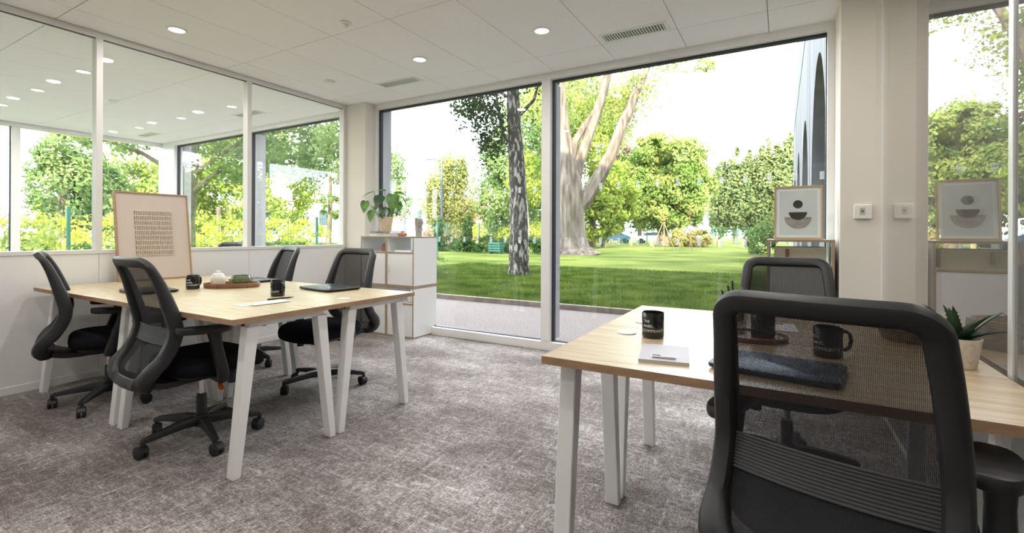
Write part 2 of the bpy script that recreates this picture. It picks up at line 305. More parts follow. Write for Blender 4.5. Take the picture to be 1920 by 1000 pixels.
# ------------------------------------------------------------------ builders
class MB:
    def __init__(s): s.v = []; s.f = []; s.mi = []
    def add(s, vs, fs, mi=0):
        b = len(s.v); s.v += [tuple(v) for v in vs]; s.f += [tuple(i + b for i in f) for f in fs]; s.mi += [mi] * len(fs); return s
    def box(s, x0, x1, y0, y1, z0, z1, mi=0, front=None):
        vs = [(x0, y0, z0), (x1, y0, z0), (x1, y1, z0), (x0, y1, z0), (x0, y0, z1), (x1, y0, z1), (x1, y1, z1), (x0, y1, z1)]
        fs = [(0, 3, 2, 1), (4, 5, 6, 7), (0, 1, 5, 4), (1, 2, 6, 5), (2, 3, 7, 6), (3, 0, 4, 7)]
        s.add(vs, fs, mi)
        if front is not None: s.mi[-4] = front
        return s
    def loft(s, rings, cap0=True, cap1=True, closed_ring=True, mi=0):
        n = len(rings[0]); b = len(s.v)
        for r in rings: s.v += [tuple(p) for p in r]
        for i in range(len(rings) - 1):
            for j in range(n if closed_ring else n - 1):
                k = (j + 1) % n
                s.f.append((b + i * n + j, b + i * n + k, b + (i + 1) * n + k, b + (i + 1) * n + j)); s.mi.append(mi)
        if cap0: s.f.append(tuple(b + j for j in reversed(range(n)))); s.mi.append(mi)
        if cap1: s.f.append(tuple(b + (len(rings) - 1) * n + j for j in range(n))); s.mi.append(mi)
        return s
    def lathe(s, prof, n=24, c=(0, 0, 0), cap0=True, cap1=True, mi=0, sx=1.0, sy=1.0):
        rings = [[(c[0] + r * sx * math.cos(2 * PI * j / n), c[1] + r * sy * math.sin(2 * PI * j / n), c[2] + z) for j in range(n)] for r, z in prof]
        return s.loft(rings, cap0, cap1, mi=mi)
    def tube(s, pts, rad, n=8, cap=True, sq=(1, 1), up=None, mi=0, expo=2.0):
        pts = [Vector(p) for p in pts]; m = len(pts)
        rs = rad if isinstance(rad, (list, tuple)) else [rad] * m
        rings = []; prev = None
        for i, p in enumerate(pts):
            t = (pts[min(i + 1, m - 1)] - pts[max(i - 1, 0)]).normalized()
            if prev is None:
                u = Vector(up) if up else (Vector((0, 0, 1)) if abs(t.z) < 0.9 else Vector((1, 0, 0)))
            else: u = prev
            a = (u - t * u.dot(t)).normalized(); b = t.cross(a); prev = a
            ring = []
            for j in range(n):
                an = 2 * PI * (j + 0.5) / n; cx, sy = math.cos(an), math.sin(an)
                cx = math.copysign(abs(cx) ** (2 / expo), cx); sy = math.copysign(abs(sy) ** (2 / expo), sy)
                ring.append(p + a * cx * rs[i] * sq[0] + b * sy * rs[i] * sq[1])
            rings.append(ring)
        return s.loft(rings, cap, cap, mi=mi)
    def bar(s, p0, p1, w, h, up=(0, 0, 1), w1=None, h1=None, mi=0):
        p0, p1 = Vector(p0), Vector(p1); t = (p1 - p0).normalized(); u = Vector(up); u = (u - t * u.dot(t)).normalized(); b = t.cross(u)
        rr = []
        for p, ww, hh in ((p0, w, h), (p1, w1 or w, h1 or h)):
            rr.append([p + b * ww * sx / 2 + u * hh * sz / 2 for sx, sz in ((-1, -1), (1, -1), (1, 1), (-1, 1))])
        return s.loft(rr, mi=mi)
    def xform(s, mtx):
        s.v = [tuple(mtx @ Vector(v)) for v in s.v]; return s
    def build(s, name, mats, parent=None, smooth=False, bevel=0.0, seg=2, sub=0, kind=None, auto=True):
        me = bpy.data.meshes.new(name); me.from_pydata(s.v, [], s.f)
        if not isinstance(mats, (list, tuple)): mats = [mats]
        for m in mats: me.materials.append(m)
        if len(mats) > 1: me.polygons.foreach_set('material_index', s.mi)
        bm = bmesh.new(); bm.from_mesh(me); bmesh.ops.recalc_face_normals(bm, faces=bm.faces); bm.to_mesh(me); bm.free()
        if smooth:
            me.polygons.foreach_set('use_smooth', [True] * len(me.polygons))
            if auto: me.set_sharp_from_angle(angle=R(42))
        o = bpy.data.objects.new(name, me); COL.objects.link(o)
        if parent: o.parent = parent
        if bevel:
            b = o.modifiers.new('bevel', 'BEVEL'); b.width = bevel; b.segments = seg; b.limit_method = 'ANGLE'; b.angle_limit = R(40)
        if sub:
            u = o.modifiers.new('sub', 'SUBSURF'); u.levels = sub; u.render_levels = sub
        if kind: o['kind'] = kind
        return o

def fast_mesh(name, verts, faces, m, parent=None, kind=None, smooth=False):
    verts = np.asarray(verts, np.float32); faces = np.asarray(faces, np.int32); k = faces.shape[1]
    me = bpy.data.meshes.new(name); me.vertices.add(len(verts)); me.vertices.foreach_set('co', verts.ravel())
    me.loops.add(faces.size); me.loops.foreach_set('vertex_index', faces.ravel())
    me.polygons.add(len(faces)); me.polygons.foreach_set('loop_start', np.arange(0, faces.size, k, dtype=np.int32))
    me.polygons.foreach_set('loop_total', np.full(len(faces), k, np.int32)); me.update(calc_edges=True); me.validate()
    me.materials.append(m)
    o = bpy.data.objects.new(name, me); COL.objects.link(o)
    if parent: o.parent = parent
    if kind: o['kind'] = kind
    return o

def tag(o, label=None, cat=None, group=None, kind=None):
    if label: o['label'] = label
    if cat: o['category'] = cat
    if group: o['group'] = group
    if kind: o['kind'] = kind
    return o
def thing(name, label, cat, loc=(0, 0, 0), rz=0.0, group=None, kind=None, rot=None):
    o = bpy.data.objects.new(name, None); COL.objects.link(o); o.empty_display_size = 0.1
    o.location = loc; o.rotation_euler = rot if rot else (0, 0, rz)
    return tag(o, label, cat, group, kind)
def struct(name, label=None, loc=(0, 0, 0)):
    o = bpy.data.objects.new(name, None); COL.objects.link(o); o.location = loc; o['kind'] = 'structure'
    if label: o['label'] = label
    return o
def copy_tree(root, loc, rz, label, group=None):
    r = root.copy(); COL.objects.link(r); r.location = loc; r.rotation_euler = (0, 0, rz); r['label'] = label
    if group: r['group'] = group
    for ch in root.children:
        c = ch.copy(); COL.objects.link(c); c.parent = r
        for g in ch.children:
            d = g.copy(); COL.objects.link(d); d.parent = c
    return r
def sq_ring(cx, cy, z, a, b, n=40, e=3.0):
    out = []
    for j in range(n):
        t = 2 * PI * j / n; c, s_ = math.cos(t), math.sin(t)
        out.append((cx + a * math.copysign(abs(c) ** (2 / e), c), cy + b * math.copysign(abs(s_) ** (2 / e), s_), z))
    return out

# ------------------------------------------------------------------ room constants
XL, XR, YW, CZ = -4.645, 0.555, 4.20, 2.70
YB = -3.6       # wall behind the camera
XN = -9.5       # outer face of the neighbouring room

# ------------------------------------------------------------------ structure: floor, ceiling
fl = MB().box(XN, 2.6, YB, YW + 0.06, -0.12, 0.0).build('floor', M['carpet']); tag(fl, 'grey brown woven carpet floor', kind='structure')
ceil = MB().box(XN - 0.1, 2.7, YB, YW + 0.06, CZ + 0.02, CZ + 0.16).build('ceiling', M['slab']); tag(ceil, 'white panel ceiling', kind='structure')
GX, GY = -0.092, 3.742
tile_cache = {}
def tile(x0, x1, y0, y1):
    g = 0.0022
    k = (round(x1 - x0, 4), round(y1 - y0, 4))
    if k not in tile_cache:
        o = MB().box(g, k[0] - g, g, k[1] - g, 0, 0.018).build('ceiling_tile', M['tile'], ceil, bevel=0.0015, seg=1); tile_cache[k] = o
    else:
        o = tile_cache[k].copy(); COL.objects.link(o); o.parent = ceil
    o.location = (x0, y0, CZ)
xs = sorted([GX - 0.603 * i for i in range(-1, 16)])
ys = [GY - 1.205 * j for j in range(0, 4)]
def tiles(xa, xb, ya):
    xx = [xa] + [x for x in xs if xa + 0.05 < x < xb - 0.05] + [xb]
    yy = sorted([ya] + [y for y in ys if y > ya + 0.05] + [4.145])
    for i in range(len(xx) - 1):
        for j in range(len(yy) - 1): tile(xx[i], xx[i + 1], yy[j], yy[j + 1])
tiles(XL, XR, -0.5); tiles(XN + 0.02, XL - 0.08, 0.2)
MB().box(XL, XR, YB, -0.5, CZ, CZ + 0.018).build('ceiling_field', M['tile'], ceil)
MB().box(XN, XL - 0.08, YB, 0.2, CZ, CZ + 0.018).build('ceiling_field', M['tile'], ceil)
MB().box(XR + 0.02, 2.6, YB, YW, CZ, CZ + 0.018).build('ceiling_field', M['tile'], ceil)

# walls behind / around
tag(MB().box(XN - 0.1, 2.7, YB - 0.15, YB, 0, 2.9).build('wall_back', M['white_wall']), 'white wall behind the viewer', kind='structure')
tag(MB().box(2.45, 2.6, YB, YW, 0, 2.9).build('wall_corridor', M['corridor']), 'grey plaster wall beyond the glass', kind='structure')
pr_ = tag(MB().box(0.332, 0.72, 3.77, YW + 0.06, 0, CZ).build('wall_pillar_right', M['pillar'], bevel=0.004), 'cream painted pillar right of window', kind='structure')
pl_ = tag(MB().box(XL - 0.08, -4.31, 4.0, YW + 0.06, 0, CZ).build('wall_pillar_left', M['pillar'], bevel=0.004), 'cream painted pillar left of window', kind='structure')
tag(MB().box(0.72, 2.6, 4.05, YW + 0.06, 0, CZ).build('wall_end', M['corridor']), 'grey plaster end wall of corridor', kind='structure')

# left partition with glass
wl = struct('wall_left', 'white office partition with glass upper half')
T0, T1 = XL - 0.08, XL
posts = [-2.0, -0.8, 0.4, 1.595, 2.795, 3.985]
for y in posts: MB().box(T0, T1, y - 0.021, y + 0.021, 0.994, 2.655).build('post', M['frame_white'], wl, bevel=0.002)
MB().box(T0, T1, YB, 4.0, 2.655, CZ).build('top_rail', M['frame_white'], wl, bevel=0.002)
MB().box(T0 - 0.01, T1 + 0.004, YB, 4.0, 0.964, 0.994).build('sill_rail', M['frame_white'], wl, bevel=0.002)
edges = [YB] + posts + [4.0]
for i in range(len(edges) - 1):
    a, b = edges[i] + (0.021 if i else 0), edges[i + 1] - 0.021
    if b - a > 0.1: MB().box(XL - 0.046, XL - 0.034, a, b, 0.994, 2.655).build('pane', M['glass_part'], wl)
    if b - a > 0.1:
        for z0, z1 in ((2.649, 2.655),): MB().box(XL - 0.03, XL - 0.022, a, b, z0, z1).build('seal_strip', M['seal'], wl)
pe = [YB] + posts + [4.0]
for i in range(len(pe) - 1):
    if pe[i + 1] - pe[i] > 0.1: MB().box(T0 + 0.006, T1 - 0.003, pe[i] + 0.0012, pe[i + 1] - 0.0012, 0.055, 0.964).build('panel', M['partition_panel'], wl)
tag(MB().box(T0 + 0.004, T1 + 0.004, YB, 4.0, 0, 0.055).build('baseboard_left', M['partition_panel'], bevel=0.002), 'white baseboard under partition', kind='structure')

# window wall
def window(name, label, x0, x1, mull, marks=()):
    w = struct(name, label)
    Y0, Y1 = 4.14, 4.26
    gz0, gz1 = 0.083, 2.637
    MB().box(x0, x1, Y0, Y1, gz1, CZ + 0.02).build('head_rail', M['window_frame'], w, bevel=0.003)
    MB().box(x0, x1, Y0, Y1, 0.0, gz0).build('bottom_rail', M['window_frame'], w, bevel=0.003)
    xs_ = [x0] + mull + [x1]
    jl, jr, mw = 0.032, 0.046, 0.047
    MB().box(x0, x0 + jl, Y0, Y1, gz0, gz1).build('jamb', M['window_frame'], w, bevel=0.002)
    MB().box(x1 - jr, x1, Y0, Y1, gz0, gz1).build('jamb', M['window_frame'], w, bevel=0.002)
    for m_ in mull:
        MB().box(m_ - mw, m_ + mw, Y0 - 0.002, Y1, gz0, gz1).build('mullion', M['window_frame'], w, bevel=0.003)
        MB().box(m_ - 0.03, m_ + 0.03, Y1, Y1 + 0.16, gz0, gz1).build('outer_fin', M['roof_cap'], w)
    for i in range(len(xs_) - 1):
        a = xs_[i] + (jl if i == 0 else mw); b = xs_[i + 1] - (jr if i == len(xs_) - 2 else mw)
        p = MB().box(a, b, 4.205, 4.217, gz0, gz1).build('pane', M['glass'], w)
        s = 0.02
        g = MB()
        g.box(a, b, 4.19, 4.235, gz1 - s, gz1).box(a, a + 0.022, 4.19, 4.235, gz0, gz1 - s).box(b - 0.006, b, 4.19, 4.235, gz0, gz1 - s).box(a + 0.022, b - 0.006, 4.19, 4.235, gz0, gz0 + 0.008)
        g.build('seal', M['seal'], w)
        for (mx_, mz) in marks:
            if a < mx_ < b: MB().box(mx_ - 0.015, mx_ + 0.015, 4.2035, 4.2045, mz - 0.03, mz + 0.03).build('glass_marker', M['marker'], p)
    return w
mk = [(-0.085 + 0.172 * k, z) for k in range(-24, 3) for z in (1.07, 1.58)]
window('window_1', 'full height two pane white framed window', -4.31, 0.332, [-1.998], mk)
window('window_2', 'two pane window of neighbouring room', -9.12, XL - 0.09, [-6.955])
# neighbour outer wall with windows (faces -X)
w3 = struct('window_3', 'side windows of neighbouring room')
for y0, y1 in ((-3.6, -3.5), (-1.75, -1.66), (0.3, 0.39), (2.27, 2.36), (4.16, 4.26)):
    MB().box(XN - 0.12, XN, y0, y1, 0.083, 2.64).build('mullion', M['window_frame'], w3, bevel=0.003)
MB().box(XN - 0.12, XN, -3.6, 4.26, 2.64, CZ + 0.02).build('head_rail', M['window_frame'], w3, bevel=0.003)
MB().box(XN - 0.12, XN, -3.6, 4.26, 0, 0.083).build('bottom_rail', M['window_frame'], w3, bevel=0.003)
for y0, y1 in ((-3.5, -1.75), (-1.66, 0.3), (0.39, 2.27), (2.36, 4.16)):
    MB().box(XN - 0.066, XN - 0.054, y0, y1, 0.083, 2.64).build('pane', M['glass'], w3)
    MB().box(XN - 0.08, XN - 0.04, y1 - 0.012, y1, 0.083, 2.64).build('seal', M['seal'], w3)
tag(MB().box(XN - 0.12, -9.12, 4.14, 4.30, 0, CZ).build('wall_corner', M['window_frame'], bevel=0.004), 'white corner post of neighbouring room', kind='structure')

# right glass wall
wr = struct('wall_right', 'frameless glass partition beside desk')
for y0, y1 in ((-3.6, 1.805), (1.835, 3.765)):
    MB().box(XR, XR + 0.012, y0, y1, 0.02, CZ - 0.02).build('pane', M['glass_wall'], wr)
MB().box(XR - 0.006, XR + 0.03, 1.805, 1.835, 0.0, CZ).build('post', M['trim_metal'], wr, bevel=0.002)
MB().box(XR - 0.004, XR + 0.02, 3.758, 3.77, 0.0, CZ).build('edge_profile', M['frame_white'], wr)
MB().box(XR - 0.006, XR + 0.03, -3.6, 3.76, 0.0, 0.02).build('floor_track', M['trim_metal'], wr)
MB().box(XR - 0.006, XR + 0.03, -3.6, 3.76, CZ - 0.02, CZ).build('head_track', M['trim_metal'], wr)

# unseen upper mass added and sized to shade lawn and trees; facade around windows
tag(MB().box(XN - 0.35, 14, -14, 4.42, 2.92, 18.2).build('wall_added_storeys', M['roof_cap']), 'unseen upper storeys added to shade the lawn', kind='structure')
ext = struct('wall_facade', 'outer concrete facade around the windows')
MB().box(-4.62, -4.30, 4.27, 4.42, -0.05, 2.92).build('fin', M['roof_cap'], ext)
MB().box(-9.62, -9.10, 4.31, 4.42, -0.05, 2.92).build('fin', M['roof_cap'], ext)
MB().box(-9.62, 0.62, 4.27, 4.42, 2.74, 2.92).build('lintel', M['roof_cap'], ext)

# ------------------------------------------------------------------ ceiling fittings
def downlight(x, y, label, watts, group='round recessed ceiling downlights'):
    t = thing('downlight', label, 'downlight', (x, y, CZ), 0, group)
    MB().lathe([(0.052, -0.001), (0.055, -0.008), (0.066, -0.007), (0.070, 0.0)], 32, cap0=False, cap1=False).build('trim_ring', M['white_metal'], t, smooth=True)
    MB().lathe([(0.0005, -0.0035), (0.053, -0.0035), (0.053, 0.0)], 32, cap0=True, cap1=True).build('diffuser', M['emit'], t)
    ld = bpy.data.lights.new('downlight_lamp', 'AREA'); ld.shape = 'DISK'; ld.size = 0.10; ld.energy = watts; ld.color = (1.0, 0.95, 0.89)
    lo = bpy.data.objects.new('downlight_lamp', ld); COL.objects.link(lo); lo.parent = t; lo.location = (0, 0, -0.012)
    return t
downlight(-4.06, 1.865, 'round recessed downlight nearest the glass partition', LAMP_W)
downlight(-2.829, 3.255, 'round recessed downlight above the left window pane', LAMP_W)
downlight(-1.608, 3.255, 'round recessed downlight in front of the mullion', LAMP_W)
for i, (x, y) in enumerate([(-2.83, 1.865), (-1.61, 1.865), (-0.39, 1.865), (-0.39, 3.255), (-4.06, 0.47), (-2.83, 0.47), (-1.61, 0.47), (-0.39, 0.47), (-3.4, -1.0), (-1.6, -1.0), (-0.2, -1.0)]):  # unseen lamps; the rear rows are added for lighting
    downlight(x, y, 'unseen round downlight extending the ceiling grid to light the room', LAMP_W, 'downlights outside the picture')
nl = ['nearest its glass', 'second from the partition', 'third from the partition']
for j, y in enumerate((1.90, 3.33)):
    for i, x in enumerate((-5.91, -7.122, -8.335)):
        downlight(x, y, 'round downlight in neighbouring room, %s row, %s' % (('front', 'window')[j], nl[i]), LAMP_W * 2.2, 'downlights of the neighbouring room')

for i, y in enumerate((0.6, 2.4, 3.4)): downlight(1.5, y, 'unseen round downlight added to brighten the corridor beyond the glass, %s from the window' % ('third', 'second', 'first')[i], LAMP_W * 1.5, 'lamps added to brighten the corridor')  # no such lamps are seen; added to brighten what shows through the glass

def vent(x0, x1, y0, y1, label, group='slatted ceiling vents'):
    t = thing('ceiling_vent', label, 'vent', ((x0 + x1) / 2, (y0 + y1) / 2, CZ), 0, group)
    w, d = (x1 - x0) / 2, (y1 - y0) / 2; e = 0.022
    f = MB(); f.box(-w, w, -d, -d + e, -0.006, 0).box(-w, w, d - e, d, -0.006, 0).box(-w, -w + e, -d + e, d - e, -0.006, 0).box(w - e, w, -d + e, d - e, -0.006, 0)
    f.build('frame', M['white_metal'], t)
    MB().box(-w + e, w - e, -d + e, d - e, -0.0012, -0.0002).build('duct', M['vent_dark'], t)
    n = 22
    for i in range(n):
        x = -w + e + (i + 0.5) * (2 * w - 2 * e) / n
        if i == 0: o0 = MB().box(-0.0055, 0.0055, -d + e, d - e, -0.005, -0.001).build('slat', M['trim_metal'], t); o = o0
        else: o = o0.copy(); COL.objects.link(o); o.parent = t
        o.location = (x, 0, 0)
vent(-3.70, -3.18, 3.565, 3.725, 'slatted ceiling vent above the white cabinet')
vent(-1.26, -0.745, 3.55, 3.715, 'slatted ceiling vent above the right window pane')
vent(-6.35, -5.83, 3.565, 3.725, 'slatted ceiling vent of neighbouring room nearest the partition')
vent(-9.05, -8.55, 3.565, 3.725, 'slatted ceiling vent in far corner of neighbouring room')
d = thing('smoke_detector', 'small white ceiling sensor with grey lens', 'sensor', (-2.826, 2.425, CZ))
MB().lathe([(0.045, 0), (0.047, -0.006), (0.040, -0.010), (0.020, -0.012)], 28, cap0=False).build('base_plate', M['plastic_white'], d, smooth=True)
MB().lathe([(0.021, -0.011), (0.020, -0.026), (0.012, -0.034), (0.001, -0.036)], 24).build('lens', M['trim_metal'], d, smooth=True)
d = thing('smoke_detector', 'flat white ceiling disc near the left pillar', 'sensor', (-4.046, 3.27, CZ))
MB().lathe([(0.055, 0), (0.055, -0.008), (0.045, -0.014)], 28, cap0=False, cap1=False).build('base_plate', M['plastic_white'], d, smooth=True)
MB().lathe([(0.045, -0.012), (0.044, -0.02), (0.03, -0.024), (0.001, -0.025)], 28, cap0=False).build('cover', M['trim_metal'], d, smooth=True)
d = thing('smoke_detector', 'small white sensor on neighbouring room ceiling', 'sensor', (-6.9, 2.5, CZ))
MB().lathe([(0.045, 0), (0.045, -0.01), (0.02, -0.03), (0.001, -0.032)], 24, cap0=False).build('body', M['plastic_white'], d, smooth=True)
# thermostat
d = thing('thermostat', 'cream wall thermostat with small screen on right pillar', 'thermostat', (0.453, 3.77, 1.284))
MB().box(-0.048, 0.048, -0.022, 0, -0.047, 0.047).build('case', M['plastic_white'], d, bevel=0.006, smooth=True)
MB().box(-0.018, 0.012, -0.0235, -0.021, -0.022, 0.026).build('screen', M['lcd'], d)
MB().box(-0.010, 0.004, -0.0245, -0.0232, -0.006, 0.012).build('readout', M['screen_text'], d)
for z in (0.014, -0.012): MB().box(0.026, 0.036, -0.024, -0.021, z - 0.004, z + 0.004).build('button', M['trim_metal'], d)

# ------------------------------------------------------------------ desks
def make_desk(wood, L, D, label, loc, group, screen_hole=True, flip=False):
    """desk centred at x, front edge at local y=0, back at y=D, top at z=.74"""
    t = thing('desk', label, 'desk', loc, PI if flip else 0.0, group)
    h = L / 2
    top = MB().box(-h + 0.002, h - 0.002, 0.002, D - 0.001, 0.715, 0.74).build('tabletop', wood, t)
    e = MB(); o_, i_ = 0.0, 0.0022
    e.box(-h, h, 0, 0.002, 0.715, 0.74).box(-h, -h + 0.002, 0.002, D, 0.715, 0.74).box(h - 0.002, h, 0.002, D, 0.715, 0.74)
    e.build('edge_band', M['edge'], top)
    for sx in (-1, 1):
        x = sx * (h - 0.055)
        for y0, y1 in ((0.04, 0.115), (D - 0.03, D - 0.105)):
            MB().loft([[(x + a * 0.028, y0 + b * 0.018, 0.0) for a, b in ((-1, -1), (1, -1), (1, 1), (-1, 1))],
                       [(x + a * 0.028, y1 + b * 0.030, 0.69) for a, b in ((-1, -1), (1, -1), (1, 1), (-1, 1))]]).build('leg', M['white_metal'], t, bevel=0.004)
        MB().box(x - 0.02, x + 0.02, 0.10, D - 0.09, 0.685, 0.714).build('cross_rail', M['white_metal'], t, bevel=0.002)
    MB().box(-h + 0.06, h - 0.06, D / 2 - 0.02, D / 2 + 0.02, 0.680, 0.713).build('beam', M['white_metal'], t, bevel=0.002)
    gx = (h - 0.13) * (-1 if not flip else 1)
    return t
def grommet(t, x, y):
    g = MB().lathe([(0.036, 0.0), (0.036, 0.004), (0.030, 0.006), (0.001, 0.006)], 28, (x, y, 0.7401), cap0=True).build('cable_grommet', M['plastic_white'], t, smooth=True)
    MB().lathe([(0.010, 0.0), (0.010, 0.0012), (0.001, 0.0012)], 16, (x + 0.018, y + 0.012, 0.7461)).build('cable_slot', M['trim_metal'], g)
LD, LL = 0.603, 1.225
gl = 'maple topped desks of the left bench'
d1 = make_desk(M['maple'], LL, LD, 'maple desk of left bench at its near outer corner', (-2.130 - LL / 2, 1.205, 0), gl)
d2 = make_desk(M['maple'], LL, LD, 'maple desk of left bench nearest viewer along the partition', (-2.130 - 1.5 * LL, 1.205, 0), gl)
d3 = make_desk(M['maple'], LL, LD, 'maple desk of left bench beside the white cabinet', (-2.130 - LL / 2, 2.411, 0), gl, flip=True)
d4 = make_desk(M['maple'], LL, LD, 'maple desk of left bench at far end along the partition', (-2.130 - 1.5 * LL, 2.411, 0), gl, flip=True)
grommet(d3, -(LL / 2 - 0.13), 0.48)
gr = 'oak topped desks on the right'
d5 = make_desk(M['oak'], 1.21, 0.608, 'oak desk in the right foreground', (-0.062, 1.358, 0), gr)
d6 = make_desk(M['oak'], 1.21, 0.640, 'oak desk behind the foreground desk, towards window', (-0.062, 2.608, 0), gr, flip=True)
grommet(d5, -(0.605 - 0.135), 0.487); grommet(d6, (0.605 - 0.135), 0.50)
make_desk(M['maple'], 1.2, 0.6, 'desk in neighbouring room behind the partition', (-5.45, 2.15, 0), 'desks of the neighbouring room')

# ------------------------------------------------------------------ office chairs
PROF = [(-0.325, 1.010), (-0.296, 0.960), (-0.266, 0.890), (-0.238, 0.800), (-0.214, 0.710), (-0.204, 0.645), (-0.220, 0.580), (-0.258, 0.510), (-0.294, 0.470), (-0.312, 0.430), (-0.300, 0.396), (-0.255, 0.380)]
def catmull(P, n=14):
    P = [Vector((0, a, b)) for a, b in P]; Q = [P[0] * 2 - P[1]] + P + [P[-1] * 2 - P[-2]]; out = []
    for i in range(1, len(Q) - 2):
        for k in range(n):
            u = k / n; a, b, c, d = Q[i - 1], Q[i], Q[i + 1], Q[i + 2]
            out.append(0.5 * ((2 * b) + (c - a) * u + (2 * a - 5 * b + 4 * c - d) * u * u + (-a + 3 * b - 3 * c + d) * u ** 3))
    out.append(P[-1]); return out
PC = catmull(PROF); PS = [0.0]
for i in range(1, len(PC)): PS.append(PS[-1] + (PC[i] - PC[i - 1]).length)
PLEN = PS[-1]
def prof_at(s):
    s = max(0.0, min(PLEN, s))
    for i in range(1, len(PS)):
        if PS[i] >= s:
            u = (s - PS[i - 1]) / (PS[i] - PS[i - 1] + 1e-9); p = PC[i - 1].lerp(PC[i], u); t = (PC[i] - PC[i - 1]).normalized(); return p, t
    return PC[-1], (PC[-1] - PC[-2]).normalized()
def half_w(s):
    z = s / PLEN
    return 0.196 + 0.034 * math.sin(min(1.0, z / 0.62) * PI / 2) - 0.02 * max(0, (z - 0.75) / 0.25)
def back_pt(x, s):
    p, t = prof_at(s); bow = 0.030 * (1 - (x / 0.23) ** 2)
    n = Vector((0, -t.z, t.y)) if t.z < 0 else Vector((0, t.z, -t.y))
    n = Vector((0, 1, 0)) if n.length < 1e-6 else n
    if n.y < 0 and s < PLEN * 0.75: n = -n
    return Vector((x, p.y - bow * (1 if s < PLEN * 0.8 else 1), p.z))
def make_chair(label, loc, rz, group):
    t = thing('office_chair', label, 'office chair', loc, rz, group)
    # back ring
    S0, S1 = 0.028, PLEN - 0.03
    path = []
    rc, rb = 0.052, 0.13
    def add_arc(cx, cs, r, a0, a1, sgn, n=8):
        for k in range(n + 1):
            a = a0 + (a1 - a0) * k / n; path.append((cx + r * math.cos(a), cs + r * math.sin(a)))
    w0 = half_w(S0 + rc) - 0.022; w1 = half_w(S1) - 0.03
    for k in range(7): path.append((-w0 + rc + (2 * w0 - 2 * rc) * k / 6, S0))
    add_arc(w0 - rc, S0 + rc, rc, -PI / 2, 0, 1)
    ns = 30
    for k in range(1, ns):
        s = S0 + rc + (S1 - rb - S0 - rc) * k / ns; path.append((half_w(s) - 0.022, s))
    wv = half_w(S1 - rb) - 0.022
    add_arc(wv - rb, S1 - rb, rb, 0, PI / 2, 1)
    for k in range(1, 6): path.append((wv - rb - (2 * wv - 2 * rb) * k / 6, S1))
    add_arc(-wv + rb, S1 - rb, rb, PI / 2, PI, 1)
    for k in range(1, ns):
        s = S1 - rb - (S1 - rb - S0 - rc) * k / ns; path.append((-(half_w(s) - 0.022), s))
    add_arc(-w0 + rc, S0 + rc, rc, PI, 1.5 * PI, 1)
    pts = [back_pt(x, s) for x, s in path]
    # drop near duplicates
    P2 = []; SS = []
    for p, (x, s) in zip(pts, path):
        if not P2 or (p - P2[-1]).length > 0.004: P2.append(p); SS.append((x, s))
    if (P2[0] - P2[-1]).length < 0.004: P2.pop(); SS.pop()
    m = len(P2); rings = []; nv = 12
    for i in range(m):
        T = (P2[(i + 1) % m] - P2[i - 1]).normalized()
        _, tp = prof_at(SS[i][1]); N = Vector((0, -tp.z, tp.y)).normalized()
        N = (N - T * N.dot(T)).normalized(); B = T.cross(N)
        low = max(0.0, (SS[i][1] - 0.52) / (S1 - 0.52))
        a = 0.025 + 0.024 * low; b = 0.018 + 0.015 * min(1, max(0, SS[i][1] - 0.04) / 0.25)
        ring = []
        for j in range(nv):
            an = 2 * PI * j / nv; c, s_ = math.cos(an), math.sin(an)
            c = math.copysign(abs(c) ** 0.65, c); s_ = math.copysign(abs(s_) ** 0.65, s_)
            ring.append(P2[i] + B * a * c + N * b * s_)
        rings.append(ring)
    rings.append(rings[0])
    bf = MB().loft(rings, False, False).build('back_frame', M['plastic_frame'], t, smooth=True)
    # mesh panel
    g = MB(); nx, nsg = 12, 30; grid = []
    for j in range(nsg + 1):
        s = S0 + 0.006 + (S1 - 0.03 - S0) * j / nsg
        row = []
        w = half_w(s) - 0.026
        if s > S1 - rb:
            q = (s - (S1 - rb)) / rb; w = max(0.05, wv - rb + rb * math.sqrt(max(0, 1 - q * q)) - 0.004)
        for i in range(nx + 1):
            x = -w + 2 * w * i / nx; p = back_pt(x, s); row.append(p)
        grid.append(row)
    vs = [p for r_ in grid for p in r_]
    fs = [(j * (nx + 1) + i, j * (nx + 1) + i + 1, (j + 1) * (nx + 1) + i + 1, (j + 1) * (nx + 1) + i) for j in range(nsg) for i in range(nx)]
    g.add(vs, fs); g.build('mesh_back', M['mesh'], t, smooth=True, auto=False)
    # lumbar strip made of ribs
    sl = 0.375
    lb = MB(); nrib = 11
    rows = []
    for k in range(nrib * 4 + 1):
        s = sl + 0.085 * k / (nrib * 4); off = 0.004 + 0.0035 * abs(math.sin(PI * k / 4))
        rows.append([back_pt(-(half_w(s) - 0.036) + 2 * (half_w(s) - 0.036) * i / 12, s) + Vector((0, -off, 0)) for i in range(13)])
    lb.add([p for r_ in rows for p in r_], [(j * 13 + i, j * 13 + i + 1, (j + 1) * 13 + i + 1, (j + 1) * 13 + i) for j in range(len(rows) - 1) for i in range(12)])
    lb.build('lumbar_support', M['lumbar'], t, smooth=True, auto=False)
    # bracket from the back's foot under the seat
    br = []
    for y, z, w, h in ((-0.275, 0.382, 0.13, 0.026), (-0.22, 0.364, 0.110, 0.024), (-0.14, 0.356, 0.085, 0.024), (-0.04, 0.362, 0.07, 0.02), (0.06, 0.365, 0.06, 0.016)):
        br.append([(w * a, y, z + h * b) for a, b in ((-1, -0.6), (-0.8, -1), (0.8, -1), (1, -0.6), (1, 0.4), (0.85, 0.7), (-0.85, 0.7), (-1, 0.4))])
    MB().loft(br).build('back_bracket', M['plastic_frame'], t, smooth=True)
    # seat
    cy = 0.035
    lay = [(0.392, 0.80), (0.396, 0.92), (0.412, 0.985), (0.436, 1.0), (0.458, 0.985), (0.470, 0.95), (0.477, 0.88), (0.481, 0.70), (0.483, 0.35)]
    rr = []
